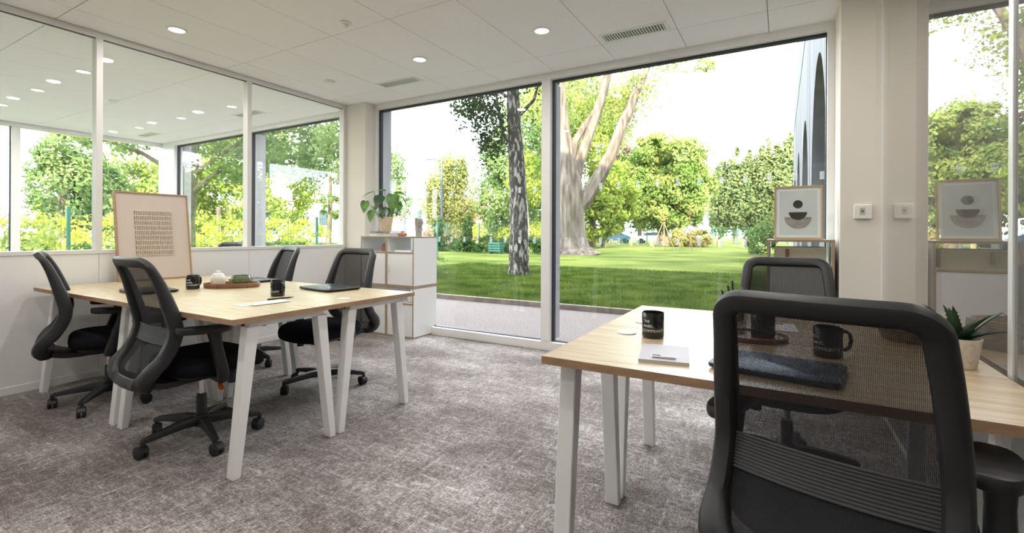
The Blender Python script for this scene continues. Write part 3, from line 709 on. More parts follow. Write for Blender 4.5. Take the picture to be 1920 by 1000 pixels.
    for z, k in lay:
        ring = sq_ring(0, cy, z, 0.245 * (k if k > 0.9 else k), 0.240 * k, 44, 3.6)
        ring = [(x, y, zz - 0.030 * max(0, (y - 0.12) / 0.16) ** 2 - 0.004 * max(0, 1 - abs(x) / 0.2)) for x, y, zz in ring]
        rr.append(ring)
    MB().loft(rr).build('seat', M['seat_cloth'], t, smooth=True)
    MB().loft([sq_ring(0, cy - 0.01, 0.374, 0.19, 0.19, 32, 3.2), sq_ring(0, cy - 0.01, 0.393, 0.215, 0.215, 32, 3.2)]).build('seat_pan', M['plastic_black'], t, smooth=True)
    mech = MB().box(-0.075, 0.075, -0.11, 0.14, 0.335, 0.375).build('tilt_mechanism', M['plastic_black'], t, bevel=0.012, smooth=True)
    MB().tube([(0.13, 0.10, 0.365), (0.13, 0.10, 0.305)], 0.024, 16).build('tension_knob', M['plastic_black'], mech, smooth=True)
    MB().tube([(0.07, 0.02, 0.350), (0.12, 0.02, 0.340), (0.16, 0.018, 0.326)], [0.006, 0.006, 0.005], 8).build('lever', M['plastic_black'], mech, smooth=True)
    MB().tube([(0.155, 0.018, 0.328), (0.185, 0.010, 0.318), (0.225, -0.002, 0.312), (0.245, -0.010, 0.312)], [0.006, 0.011, 0.011, 0.004], 8, sq=(0.5, 1.2)).build('lever_paddle', M['orange'], mech, smooth=True)
    # column and base
    MB().lathe([(0.026, 0.10), (0.026, 0.235), (0.023, 0.24), (0.023, 0.245)], 20).build('gas_column', M['plastic_black'], t, smooth=True)
    MB().lathe([(0.014, 0.24), (0.014, 0.34)], 16).build('piston', M['chrome'], t, smooth=True)
    MB().lathe([(0.030, 0.07), (0.042, 0.078), (0.042, 0.118), (0.034, 0.132), (0.028, 0.136)], 24).build('hub', M['plastic_black'], t, smooth=True)
    for k in range(5):
        a = 2 * PI * k / 5 + R(18) + BASE_ROT[0]
        c, s_ = math.cos(a), math.sin(a)
        rot = Matrix.Rotation(a, 4, 'Z')
        sp = MB()
        secs = []
        for r_, z, w, h in ((0.02, 0.104, 0.030, 0.022), (0.10, 0.108, 0.024, 0.020), (0.20, 0.098, 0.019, 0.015), (0.275, 0.088, 0.016, 0.012), (0.290, 0.082, 0.014, 0.010)):
            secs.append([(r_, w * q, z + h * p) for q, p in ((-1, -1), (1, -1), (1, 0.3), (0.7, 1), (-0.7, 1), (-1, 0.3))])
        sp.loft(secs).xform(rot); leg = sp.build('base_leg', M['plastic_black'], t, smooth=True)
        cx, cyy = 0.282 * c, 0.282 * s_
        fa = a + [0.9, 2.4, -0.7, 1.7, 3.6][k]
        ca = Matrix.Translation((cx, cyy, 0)) @ Matrix.Rotation(fa, 4, 'Z')
        st = MB().tube([(0, 0, 0.085), (0, 0, 0.045)], 0.011, 10)
        st.loft([[(-0.012 + 0.034 * math.cos(q), w, 0.030 + 0.034 * math.sin(q)) for q in [PI * 0.05 + PI * 0.9 * i / 10 for i in range(11)]] for w in (-0.019, -0.014, 0.014, 0.019)], closed_ring=True)
        st.xform(ca).build('caster_fork', M['plastic_black'], leg, smooth=True)
        wh = MB()
        for sgn in (-1, 1):
            wh.tube([(-0.012, sgn * 0.004, 0.0295), (-0.012, sgn * 0.020, 0.0295), (-0.012, sgn * 0.0225, 0.0295)], [0.0295, 0.0295, 0.025], 20)
        wh.xform(ca).build('caster_wheel', M['rubber'], leg, smooth=True)
    # arms
    for sx in (-1, 1):
        arm = MB()
        arm.tube([(sx * 0.10, -0.01, 0.372), (sx * 0.20, -0.01, 0.366), (sx * 0.250, -0.01, 0.372), (sx * 0.268, -0.008, 0.40), (sx * 0.270, 0.0, 0.47), (sx * 0.270, 0.012, 0.56), (sx * 0.270, 0.022, 0.632)],
                 [0.018, 0.020, 0.024, 0.027, 0.027, 0.025, 0.030], 12, sq=(1.45, 0.62) if False else (1.0, 1.0), up=(0, 1, 0), expo=3.2)
        ao = arm.build('arm_support', M['plastic_frame'], t, smooth=True)
        pad = MB(); lays = [(0.630, 0.55), (0.634, 0.86), (0.645, 1.0), (0.656, 0.98), (0.663, 0.86), (0.665, 0.5)]
        rr = []
        for z, k in lays:
            ring = sq_ring(sx * 0.268, -0.015, z, 0.043 - 0.043 * (1 - k) * 0.6, 0.128 - 0.043 * (1 - k) * 0.6, 32, 3.6)
            rr.append([(x - sx * 0.014 * ((y + 0.015) / 0.128) ** 2, y, zz - 0.007 * ((y + 0.015) / 0.128)) for x, y, zz in ring])
        pad.loft(rr).build('arm_pad', M['plastic_black'], ao, smooth=True)
    return t
BASE_ROT = [0.0]
gc = 'black mesh back office chairs'
BASE_ROT[0] = R(25)
def set_base(root, deg):
    for ch in root.children:
        if ch.name.startswith('base_leg'): ch.rotation_euler = (0, 0, R(deg))
    return root
def set_arms(root, deg):
    ph = R(deg)
    def rx(p, a): return Vector((p.x, p.y * math.cos(a) - p.z * math.sin(a), p.y * math.sin(a) + p.z * math.cos(a)))
    for ch in root.children:
        if ch.name.startswith('arm_support'):
            c = Vector((0, -0.01, 0.375)); ch.rotation_euler = (ph, 0, 0); ch.location = c - rx(c, ph)
            for g in ch.children:
                p0 = Vector((0, 0.02, 0.632)); g.rotation_euler = (-ph, 0, 0); g.location = p0 - rx(p0, -ph)
    return root
cA = make_chair('black mesh office chair at left bench nearest the partition, seen side on', (-3.91, 1.40, 0), R(-18), gc)
ch2 = copy_tree(cA, (-2.775, 1.405, 0), R(-3), 'black mesh office chair at left bench in front of the pale woven artwork', gc)
copy_tree(cA, (-4.02, 2.45, 0), R(166), 'black mesh office chair at far side of left bench, under the neighbouring window', gc)
ch4 = copy_tree(cA, (-2.93, 2.33, 0), R(182), 'black mesh office chair at far side of left bench beside the white cabinet', gc)
ch5 = copy_tree(cA, (0.137, 1.43, 0), R(-14), 'large black mesh office chair in the right foreground, cut off by the picture edge', gc)
copy_tree(cA, (0.025, 2.62, 0), R(181), 'black mesh office chair beyond the right desks, in front of window', gc)
g2 = 'chairs of the neighbouring room'
copy_tree(cA, (-5.30, 1.15, 0), R(10), 'chair in neighbouring room, its top rim above the left end of partition sill', g2)
copy_tree(cA, (-6.25, 3.30, 0), R(200), 'chair in neighbouring room, its top above the middle of partition sill', g2)
set_arms(cA, -10); set_arms(ch2, 19); set_base(ch2, 17); set_base(ch4, 30)

# ------------------------------------------------------------------ cabinets
def cab_unit(label, loc, group, back=True):
    t = thing('cabinet', label, 'cabinet', loc, 0, group)
    w, dp, h, th = 0.40, 0.385, 0.55, 0.017
    E2 = [M['cab_white'], M['ply_edge']]
    MB().box(0.001, th, 0, dp, 0.0, h, front=1).build('side_panel', E2, t)
    MB().box(w - th, w - 0.001, 0, dp, 0.0, h, front=1).build('side_panel', E2, t)
    tp = MB().box(th, w - th, 0.0, dp, h - th, h, front=1); tp.build('top_panel', E2, t)
    MB().box(0.0, w, -0.001, dp + 0.001, h, h + 0.004).build('top_sheet', M['ply_edge'], t) if False else None
    MB().box(th, w - th, 0.0, dp, 0, th, front=1).build('bottom_panel', E2, t)
    MB().box(th, w - th, 0.0, dp, 0.362, 0.362 + th, front=1).build('shelf', E2, t)
    z1 = h - th if back else 0.362
    MB().box(th, w - th, dp - 0.006, dp, th, z1).build('back_panel', M['opal_back'] if back else M['cab_white'], t)
    dr = MB().box(th + 0.003, w - th - 0.003, 0.004, 0.020, th + 0.003, 0.359).build('door', M['cab_white'], t, bevel=0.001)
    MB().box(th + 0.012, th + 0.022, -0.012, 0.004, 0.165, 0.235).build('handle', M['plastic_white'], dr, bevel=0.003)
    # thin plywood layers showing along the outer edges
    MB().box(0.0, 0.0012, 0.0, dp, 0.0, 0.016).box(w - 0.0012, w, 0.0, dp, 0.0, 0.016).box(w - 0.0012, w, 0, dp, h - 0.016, h).box(0.0, 0.0012, 0, dp, h - 0.016, h).build('side_edge', M['ply_edge'], t)
    return t
gcab = 'white cubes of the stacked cabinet'
X0, Y0 = -4.212, 3.845
cab_unit('lower left white cabinet cube against the pillar', (X0, Y0, 0), gcab)
cab_unit('lower right white cabinet cube beside the window', (X0 + 0.401, Y0, 0), gcab)
cab_unit('upper left white cabinet cube holding a small clay jug', (X0, Y0, 0.551), gcab)
cab_unit('upper right white cabinet cube holding a flat book', (X0 + 0.401, Y0, 0.551), gcab)
g3 = 'white cubes of the narrow cabinet'
cab_unit('lower white cabinet cube under the framed print', (-0.092, 3.79, 0), g3)
cab_unit('upper white cabinet cube under the framed print holding a linen box', (-0.092, 3.79, 0.551), g3, back=False)

def lathe_thing(name, label, cat, loc, prof, m, part='body', n=32, group=None):
    t = thing(name, label, cat, loc, 0, group)
    MB().lathe(prof, n).build(part, m, t, smooth=True); return t
zc = 0.551 + 0.362 + 0.017
t = lathe_thing('clay_jug', 'small terracotta jug in upper left cabinet cubby', 'jug', (-3.945, 3.95, zc), [(0.026, 0), (0.033, 0.006), (0.034, 0.05), (0.026, 0.062), (0.019, 0.068), (0.019, 0.085), (0.021, 0.09), (0.017, 0.09), (0.016, 0.07)], M['terracotta'])
MB().tube([(0.018, 0, 0.083), (0.032, 0, 0.080), (0.034, 0, 0.066), (0.028, 0, 0.058)], 0.004, 8).build('handle', M['terracotta'], t, smooth=True)
def book(label, loc, sx, sy, sz, m, rz=0, text=None, group=None):
    t = thing('book', label, 'book', loc, rz, group)
    MB().box(-sx / 2, sx / 2, -sy / 2, sy / 2, 0, 0.003).box(-sx / 2, sx / 2, -sy / 2, sy / 2, sz - 0.003, sz).box(-sx / 2, sx / 2, -sy / 2, -sy / 2 + 0.003, 0.003, sz - 0.003).build('cover', m, t)
    MB().box(-sx / 2 + 0.004, sx / 2 - 0.004, -sy / 2 + 0.003, sy / 2 - 0.004, 0.003, sz - 0.003).build('pages', M['paper'], t)
    if text:
        b = MB(); x = text[0]
        for w in text[1]: b.box(x, x + w, -sy / 2 - 0.0006, -sy / 2, sz * 0.36, sz * 0.64); x += w + 0.004
        b.build('spine_print', text[2], t)
    return t
bk = 'books on the cabinets'
book('cream book lying on the cabinet under a grey book', (-3.97, 4.0, 1.101), 0.30, 0.22, 0.030, M['book_cream'], R(2), (-0.03, [0.02, 0.03, 0.015, 0.02], M['book_grey']), bk)
book('grey book under the plant basket', (-3.955, 3.995, 1.131), 0.31, 0.22, 0.026, M['book_grey'], R(-1), (-0.05, [0.025, 0.012, 0.04, 0.02], M['ink_dark']), bk)
book('thin white book lying in upper right cabinet cubby', (-3.60, 3.97, zc), 0.25, 0.18, 0.018, M['book_white'], R(-3), None, bk)
t = lathe_thing('vase', 'pale round vase in lower right cabinet cubby', 'vase', (-3.50, 3.93, 0.362 + 0.017), [(0.03, 0), (0.05, 0.012), (0.058, 0.045), (0.050, 0.08), (0.034, 0.098), (0.036, 0.108), (0.030, 0.108), (0.028, 0.09)], M['ceramic_white'])
t = lathe_thing('incense_pot', 'squat terracotta pot with dark knob on cabinet top', 'pot', (-3.655, 3.93, 1.101), [(0.034, 0), (0.050, 0.008), (0.054, 0.022), (0.046, 0.036), (0.020, 0.042), (0.006, 0.043)], M['terracotta'])
MB().lathe([(0.010, 0.042), (0.013, 0.05), (0.011, 0.058), (0.002, 0.060)], 16).build('knob', M['walnut'], t, smooth=True)
# stone bust: half a head in profile on a stepped neck
t = thing('bust_sculpture', 'grey stone profile bust on cabinet top', 'sculpture', (-3.565, 4.10, 1.101), R(-30))
out = [(-0.030, 0.0), (0.030, 0.0), (0.030, 0.012), (0.022, 0.05), (0.048, 0.070), (0.046, 0.085), (0.030, 0.098), (0.024, 0.110), (0.040, 0.120), (0.056, 0.140), (0.060, 0.165), (0.050, 0.190), (0.030, 0.205), (0.0, 0.211), (-0.040, 0.211), (-0.052, 0.208), (-0.052, 0.165), (-0.060, 0.150), (-0.050, 0.143), (-0.046, 0.120), (-0.036, 0.105), (-0.052, 0.088), (-0.044, 0.070), (-0.024, 0.055)]
def prism(out, y0, y1): return MB().loft([[(x, y0, z) for x, z in out], [(x, y1, z) for x, z in out]])
prism(out, -0.03, 0.03).build('head', M['stone_grey'], t, bevel=0.006)
# linen storage box
t = thing('storage_box', 'beige linen box with leather pull inside right cabinet cubby', 'box', (0.108, 3.82, 0.930))
MB().box(-0.155, 0.155, 0.0, 0.30, 0, 0.118).build('box_body', M['linen_box'], t, bevel=0.003)
MB().box(-0.086, -0.066, -0.010, 0.002, 0.03, 0.105).build('leather_pull', M['leather'], t, bevel=0.003)

# ------------------------------------------------------------------ plant in basket
def leaf_mesh(L, Wd, notch=0.0, fold=0.25, curl=0.25):
    n = 9; vs = []; fs = []
    for i in range(n + 1):
        u = i / n
        w = Wd * math.sin(PI * min(1, (u * 0.92 + 0.08)) ** 0.72) * (1 - 0.15 * u) if u < 0.999 else 0.001
        y = L * u; z = -curl * L * u * u
        for k, q in enumerate((-1, -0.5, 0, 0.5, 1)): vs.append((w * q, y - (0.22 * Wd * abs(q) if u < 0.3 else 0), z + fold * w * abs(q)))
    for i in range(n):
        for k in range(4): fs.append((i * 5 + k, i * 5 + k + 1, (i + 1) * 5 + k + 1, (i + 1) * 5 + k))
    return vs, fs
def place_leaf(t, base, L, Wd, yaw, pitch, roll, m, fold=0.2, curl=0.25, name='leaf'):
    b = MB(); vs, fs = leaf_mesh(L, Wd, 0, fold, curl); b.add(vs, fs)
    b.xform(Matrix.Translation(base) @ Matrix.Rotation(yaw, 4, 'Z') @ Matrix.Rotation(pitch, 4, 'X') @ Matrix.Rotation(roll, 4, 'Y'))
    o = b.build(name, m, t, smooth=True, auto=False); return o
t = thing('potted_plant', 'broad leaved green plant in woven basket on cabinet', 'plant', (-3.965, 3.985, 1.157))
prof = []
for i in range(29):
    u = i / 28; prof.append((0.062 + 0.026 * u + 0.0022 * abs(math.sin(u * PI * 14)), 0.165 * u))
MB().lathe(prof + [(0.082, 0.165), (0.080, 0.150)], 40, cap1=False).build('basket', M['basket'], t, smooth=True)
MB().lathe([(0.001, 0.148), (0.080, 0.148)], 24, cap0=False, cap1=False).build('soil', M['soil'], t)
# (tip offset x toward right of view, depth, height, size, tilt)
_vr = Vector((0.868, 0.497, 0)); _vf = Vector((-0.497, 0.868, 0))
LV = [(-0.135, 0.00, 0.455, 0.155, 0.062, 95, -12, 'leaf_indoor'), (-0.225, -0.02, 0.345, 0.140, 0.052, 175, -62, 'leaf_indoor'), (-0.05, 0.02, 0.40, 0.13, 0.060, 60, 5, 'leaf_indoor'),
      (-0.045, -0.04, 0.40, 0.15, 0.066, 160, -50, 'leaf_dark'), (0.10, -0.06, 0.42, 0.20, 0.080, 185, -68, 'leaf_indoor'), (0.10, 0.0, 0.445, 0.15, 0.055, -55, 5, 'leaf_indoor'),
      (0.19, -0.02, 0.39, 0.14, 0.056, -95, -45, 'leaf_dark'), (-0.135, -0.05, 0.235, 0.14, 0.055, 165, -55, 'leaf_indoor'), (-0.02, 0.04, 0.47, 0.12, 0.040, 80, 15, 'leaf_indoor'),
      (0.12, 0.03, 0.205, 0.13, 0.040, -95, -12, 'leaf_indoor'), (0.155, -0.05, 0.33, 0.12, 0.055, -150, -50, 'leaf_indoor'), (0.04, 0.05, 0.40, 0.14, 0.055, 0, -10, 'leaf_dark'),
      (0.0, -0.07, 0.27, 0.13, 0.055, 160, -62, 'leaf_dark'), (0.06, 0.02, 0.26, 0.13, 0.055, 10, -20, 'leaf_indoor'), (-0.08, 0.0, 0.30, 0.14, 0.055, 120, -40, 'leaf_dark'), (0.10, -0.03, 0.27, 0.12, 0.055, -120, -50, 'leaf_dark')]
for i, (a, b, h, L, Wd, yaw, pit, mm) in enumerate(LV):
    p = _vr * a + _vf * b + Vector((0, 0, h))
    root = Vector((0.3 * p.x, 0.3 * p.y, 0.145)); mid = root.lerp(p, 0.5) + Vector((0, 0, 0.03))
    MB().tube([root, mid, p], [0.0035, 0.003, 0.0025], 6).build('stem', M['stem'], t, smooth=True)
    place_leaf(t, p, L, Wd, R(yaw) + R(29.8), R(pit), R(random.uniform(-20, 20)), M[mm], 0.15, 0.3)

# ------------------------------------------------------------------ framed works
# woven textile leaning on the partition, standing on the bench (local: x along +Y world, z up, -y toward room)
def oriented(name, label, cat, origin, xaxis, yaxis, zaxis):
    t = thing(name, label, cat)
    t.matrix_world = Matrix(((xaxis[0], yaxis[0], zaxis[0], origin[0]), (xaxis[1], yaxis[1], zaxis[1], origin[1]), (xaxis[2], yaxis[2], zaxis[2], origin[2]), (0, 0, 0, 1)))
    return t
up = Vector((-0.10, 0.0, 0.72)).normalized(); xa = Vector((0, 1, 0)); back = up.cross(xa)  # points ... see below
back = Vector((-up.z, 0, up.x))
t = oriented('woven_artwork', 'oak framed pale linen artwork with woven cords on left bench', 'artwork', (-4.522, 1.672, 0.7405), xa, back, up)
w_, h_ = 0.532, 0.728
fr = MB(); fr.box(0, w_, -0.018, 0.018, 0, 0.010).box(0, w_, -0.018, 0.018, h_ - 0.010, h_).box(0, 0.010, -0.018, 0.018, 0.010, h_ - 0.010).box(w_ - 0.010, w_, -0.018, 0.018, 0.010, h_ - 0.010)
fr.build('frame', M['frame_oak'], t)
MB().box(0.010, w_ - 0.010, -0.008, 0.004, 0.010, h_ - 0.010).build('linen_panel', M['canvas'], t)
MB().box(0.128, 0.402, -0.0095, -0.0085, 0.203, 0.577).build('cord_gap_shade', M['thread_dark'], t)  # dark sheet painted as the shade in the gaps between cords
b = MB(); cols, rows = 22, 9; x0, x1, z0, z1 = 0.130, 0.400, 0.205, 0.575
for r_ in range(rows):
    for c in range(cols):
        xx = x0 + (c + 0.5) * (x1 - x0) / cols; za = z0 + r_ * (z1 - z0) / rows; zb = za + (z1 - z0) / rows
        b.tube([(xx - 0.001, -0.010, za), (xx + 0.0015, -0.0165, (za + zb) / 2), (xx - 0.001, -0.010, zb)], 0.0037, 6)
b.build('vertical_cords', M['thread'], t, smooth=True, kind='stuff')
b = MB()
for r_ in range(rows + 1):
    z = z0 + r_ * (z1 - z0) / rows; b.box(x0 - 0.004, x1 + 0.004, -0.0145, -0.0085, z - 0.0018, z + 0.0018)
b.build('cross_threads', M['ceramic_white'], t, kind='stuff')
# framed print on the narrow cabinet
tilt = 0.10
t = thing('framed_print', 'framed abstract print of stacked dark half circles on right cabinet', 'picture', (-0.050, 3.965, 1.1015), rot=(-tilt, 0, R(0)))
w_, h_ = 0.302, 0.388
fr = MB(); e = 0.011
fr.box(0, w_, -0.012, 0.012, 0, e).box(0, w_, -0.012, 0.012, h_ - e, h_).box(0, e, -0.012, 0.012, e, h_ - e).box(w_ - e, w_, -0.012, 0.012, e, h_ - e)
fr.build('frame', M['frame_oak'], t)
MB().box(e, w_ - e, -0.002, 0.006, e, h_ - e).build('mount_board', M['mat_board'], t)
ap = MB().box(0.034, w_ - 0.034, -0.003, -0.002, 0.030, h_ - 0.034).build('print_sheet', M['art_paper'], t)
def disc(cx, cz, r, a0, a1, y, n=40, sx=1.0):
    pts = [(cx + sx * r * math.cos(a0 + (a1 - a0) * k / n), y, cz + r * math.sin(a0 + (a1 - a0) * k / n)) for k in range(n + (0 if abs(a1 - a0) > 6.2 else 1))]
    return MB().loft([pts, [(x, y - 0.0006, z) for x, _, z in pts]])
disc(0.150, 0.254, 0.030, 0, 2 * PI, -0.0042).build('dark_disc', M['art_dark'], ap)
disc(0.150, 0.196, 0.056, PI, 2 * PI, -0.0050).build('dark_half_disc', M['art_dark'], ap)
disc(0.150, 0.160, 0.084, PI, 2 * PI, -0.0036).build('taupe_half_disc', M['art_taupe'], ap)
MB().box(e, w_ - e, -0.0085, -0.0065, e, h_ - e).build('picture_glass', M['glass'], t)

# ------------------------------------------------------------------ things on the desks
ZT = 0.7402
def text_on_cyl(t, lines, radius, z_top, size, yaw, m, leading=1.25):
    """white lettering wrapped round a cylinder, reading left to right seen from outside"""
    vs_all = MB()
    dg = None
    for i, ln in enumerate(lines):
        cu = bpy.data.curves.new('lettering', 'FONT'); cu.body = ln; cu.size = size; cu.resolution_u = 3
        ob = bpy.data.objects.new('lettering', cu); COL.objects.link(ob)
        bpy.context.view_layer.update()
        dg = bpy.context.evaluated_depsgraph_get(); me = bpy.data.meshes.new_from_object(ob.evaluated_get(dg))
        bm = bmesh.new(); bm.from_mesh(me); bmesh.ops.subdivide_edges(bm, edges=[e for e in bm.edges if e.calc_length() > size * 0.25], cuts=1)
        bm.verts.ensure_lookup_table()
        vs = []
        for v in bm.verts:
            a = yaw + v.co.x / radius; r_ = radius + 0.0005
            vs.append((r_ * math.cos(a), r_ * math.sin(a), z_top - size - i * size * leading + v.co.y))
        for v, k in zip(bm.verts, range(len(vs))): v.index = k
        fs = [tuple(v.index for v in f.verts) for f in bm.faces]
        vs_all.add(vs, fs); bm.free()
        bpy.data.objects.remove(ob); bpy.data.curves.remove(cu); bpy.data.meshes.remove(me)
    return vs_all.build('lettering', m, t)
def mug(label, loc, rz, lettering=True, group='black mugs', handle_at=0.0):
    t = thing('mug', label, 'mug', loc, rz, group)
    MB().lathe([(0.036, 0), (0.0395, 0.003), (0.0405, 0.008), (0.0405, 0.094), (0.0395, 0.096), (0.0375, 0.095), (0.0370, 0.012), (0.001, 0.008)], 40).build('cup', M['mug'], t, smooth=True)
    a = handle_at; c, s_ = math.cos(a), math.sin(a)
    pts = [(0.038, 0.080), (0.052, 0.082), (0.064, 0.074), (0.068, 0.052), (0.063, 0.032), (0.052, 0.022), (0.038, 0.024)]
    MB().tube([(r_ * c, r_ * s_, z) for r_, z in pts], 0.0055, 10, sq=(1, 1.3)).build('handle', M['mug'], t, smooth=True)
    if lettering: text_on_cyl(t, ['THE', 'BABEL', 'COMMUNITY'], 0.0405, 0.074, 0.0140, R(lettering), M['ink_white'], 1.25)
    return t
# angles: direction from mug towards the viewer, lettering starts left of it
mug('black mug lettered in white on left bench in front of the woven artwork', (-3.545, 1.735, ZT), 0, 278, handle_at=R(110))
mug('plain side of black mug beside the white leaflets on left bench', (-2.715, 1.815, ZT), 0, 215, handle_at=R(-3))
mug('black mug lettered in white on right desk beside the open notebook space', (-0.425, 1.825, ZT), 0, 230, handle_at=R(95))
mug('black mug with handle to the right, seen through the foreground chair mesh', (0.130, 1.825, ZT), 0, 198, handle_at=R(20))
t = thing('wooden_tray', 'round dark wood tray under a mug on the right desks', 'tray', (-0.085, 2.000, ZT))
MB().lathe([(0.10, 0), (0.108, 0.004), (0.108, 0.016), (0.100, 0.018), (0.098, 0.010), (0.001, 0.009)], 40).build('dish', M['walnut'], t, smooth=True)
mug('black mug standing on the round wood tray', (-0.060, 1.995, ZT + 0.010), 0, False, handle_at=R(120))
t = thing('drinking_glass', 'clear tumbler on the round wood tray', 'glass', (-0.145, 2.030, ZT + 0.010))
MB().lathe([(0.028, 0), (0.034, 0.09), (0.033, 0.09), (0.027, 0.006), (0.001, 0.005)], 28).build('tumbler', M['drink_glass'], t, smooth=True)

def laptop(label, loc, rz, w, dpt, m, hinge=1, logo=False):
    t = thing('laptop', label, 'laptop', loc, rz, 'closed laptops')
    MB().loft([sq_ring(0, 0, 0.0015, w / 2 - 0.012, dpt / 2 - 0.012, 40, 14), sq_ring(0, 0, 0.006, w / 2 - 0.002, dpt / 2 - 0.002, 40, 14), sq_ring(0, 0, 0.0105, w / 2, dpt / 2, 40, 14)]).build('base', m, t, smooth=True)
    lid = MB().loft([sq_ring(0, 0, 0.0115, w / 2, dpt / 2, 40, 14), sq_ring(0, 0, 0.0165, w / 2, dpt / 2, 40, 14), sq_ring(0, 0, 0.018, w / 2 - 0.002, dpt / 2 - 0.002, 40, 14)]).build('lid', m, t, smooth=True)
    MB().box(-w / 2 + 0.05, w / 2 - 0.05, hinge * dpt / 2 - 0.004, hinge * dpt / 2 + 0.002, 0.004, 0.013).build('hinge', M['plastic_black'], t)
    for sx in (-1, 1): MB().box(sx * (w / 2 - 0.03) - 0.01, sx * (w / 2 - 0.03) + 0.01, -dpt / 2 + 0.03, -dpt / 2 + 0.05, 0, 0.002).build('rubber_foot', M['rubber'], t)
    if logo:
        b = MB(); x = -0.022
        for k, ww in enumerate((0.004, 0.005, 0.004, 0.007, 0.0, 0.006, 0.004, 0.005, 0.004)):
            if ww: b.box(x, x + ww, -0.052, -0.047, 0.018, 0.0184)
            x += ww + 0.0016 if ww else 0.005
        b.build('lid_emblem', M['trim_metal'], lid)
    return t
laptop('closed black laptop on left bench behind the nearest chair', (-3.62, 1.505, ZT), R(-6), 0.34, 0.24, M['laptop'], -1)
laptop('closed black laptop on left bench beside the plain black mug', (-2.74, 2.225, ZT), R(-7), 0.37, 0.265, M['laptop'])
laptop('closed black laptop at far side of left bench behind the wood tray', (-3.71, 2.265, ZT), R(-4), 0.34, 0.24, M['laptop'])
laptop('closed dark blue laptop seen through the foreground chair mesh', (-0.012, 1.562, ZT), R(-9), 0.325, 0.228, M['laptop_blue'], 1, True)
# notebook with pen
t = thing('notebook', 'pale grey notebook on the right desk', 'notebook', (-0.327, 1.565, ZT), R(10))
MB().box(-0.073, 0.073, -0.108, 0.108, 0.0, 0.008).build('pages', M['book_cream'], t)
MB().box(-0.074, 0.074, -0.109, 0.109, 0.008, 0.0095).build('cover', M['cover_lilac'], t)
t = thing('pen', 'slim grey pen lying on the pale notebook', 'pen', (-0.312, 1.487, ZT + 0.0096), R(8))
MB().tube([(-0.036, 0, 0.004), (0.030, 0, 0.004), (0.036, 0, 0.004)], [0.004, 0.004, 0.0015], 10).build('barrel', M['trim_metal'], t, smooth=True)
MB().tube([(-0.034, 0, 0.0088), (-0.010, 0, 0.0088)], 0.0012, 6).build('clip', M['lamp_grey'], t)
# leaflets
def leaflet(label, loc, rz, w, l, logo, z):
    t = thing('leaflet', label, 'leaflet', loc, rz, 'white leaflets on the left bench')
    MB().box(-w / 2, w / 2, -l / 2, l / 2, 0, 0.0022).build('sheet', M['paper'], t)
    b = MB(); b.box(logo[0], logo[0] + 0.017, logo[1], logo[1] + 0.028, 0.0022, 0.0025); b.build('printed_square', M['ink_blue'], t)
    b = MB()
    for k in range(3): b.box(logo[0] + 0.003 + k * 0.0045, logo[0] + 0.0055 + k * 0.0045, logo[1] + 0.004, logo[1] + 0.022, 0.0025, 0.0027)
    b.build('printed_lines', M['paper'], t)
leaflet('white leaflet with navy square lying underneath on left bench', (-2.502, 1.555, ZT), R(-12), 0.100, 0.210, (-0.010, -0.098), 0)
leaflet('white leaflet with navy square lying on top on left bench', (-2.480, 1.600, ZT + 0.003), R(-2), 0.105, 0.210, (-0.030, -0.098), 0)
t = thing('pen', 'black pen behind the white leaflets on left bench', 'pen', (-2.575, 1.735, ZT), R(80))
MB().tube([(-0.07, 0, 0.0045), (0.055, 0, 0.0045), (0.062, 0, 0.0045)], [0.0045, 0.0045, 0.003], 10).build('barrel', M['pen_black'], t, smooth=True)
MB().tube([(0.062, 0, 0.0045), (0.082, 0, 0.0045)], [0.003, 0.0015], 8).build('tip', M['pen_black'], t, smooth=True)
# card on far right desk
t = thing('card_holder', 'white cards in a low holder on the far right desk', 'cards', (0.010, 2.285, ZT), R(4))
MB().box(-0.045, 0.045, -0.095, 0.095, 0, 0.004).build('card_stack', M['paper'], t)
MB().box(-0.040, 0.0, 0.06, 0.075, 0.004, 0.006).build('clip', M['lamp_grey'], t)
# oval tray with pot and bowl
t = thing('wooden_tray', 'oval dark wood tray with pot and bowl on left bench', 'tray', (-3.44, 1.945, ZT), R(38))
ra, rb_ = 0.185, 0.115
pr2 = [(0.97, 0.0), (1.0, 0.006), (1.0, 0.030), (0.985, 0.033), (0.955, 0.031), (0.945, 0.010), (0.01, 0.009)]
MB().loft([[(ra * k * math.cos(2 * PI * j / 48), rb_ * k * math.sin(2 * PI * j / 48), z) for j in range(48)] for k, z in pr2]).build('dish', M['walnut'], t, smooth=True)
t = lathe_thing('lidded_pot', 'white ceramic lidded pot on the oval tray', 'pot', (-3.520, 1.890, ZT + 0.0095), [(0.034, 0), (0.042, 0.004), (0.047, 0.022), (0.048, 0.045), (0.045, 0.066), (0.037, 0.078), (0.036, 0.080)], M['ceramic_white'])
MB().lathe([(0.037, 0.080), (0.034, 0.087), (0.022, 0.092), (0.014, 0.094), (0.015, 0.104), (0.010, 0.109), (0.001, 0.110)], 28).build('lid', M['ceramic_white'], t, smooth=True)
lathe_thing('bowl', 'glossy green ceramic bowl on the oval tray', 'bowl', (-3.395, 1.985, ZT + 0.0095), [(0.038, 0), (0.046, 0.004), (0.064, 0.022), (0.068, 0.040), (0.063, 0.060), (0.057, 0.074), (0.053, 0.074), (0.058, 0.056), (0.060, 0.038), (0.04, 0.012), (0.001, 0.010)], M['ceramic_green'], n=36)
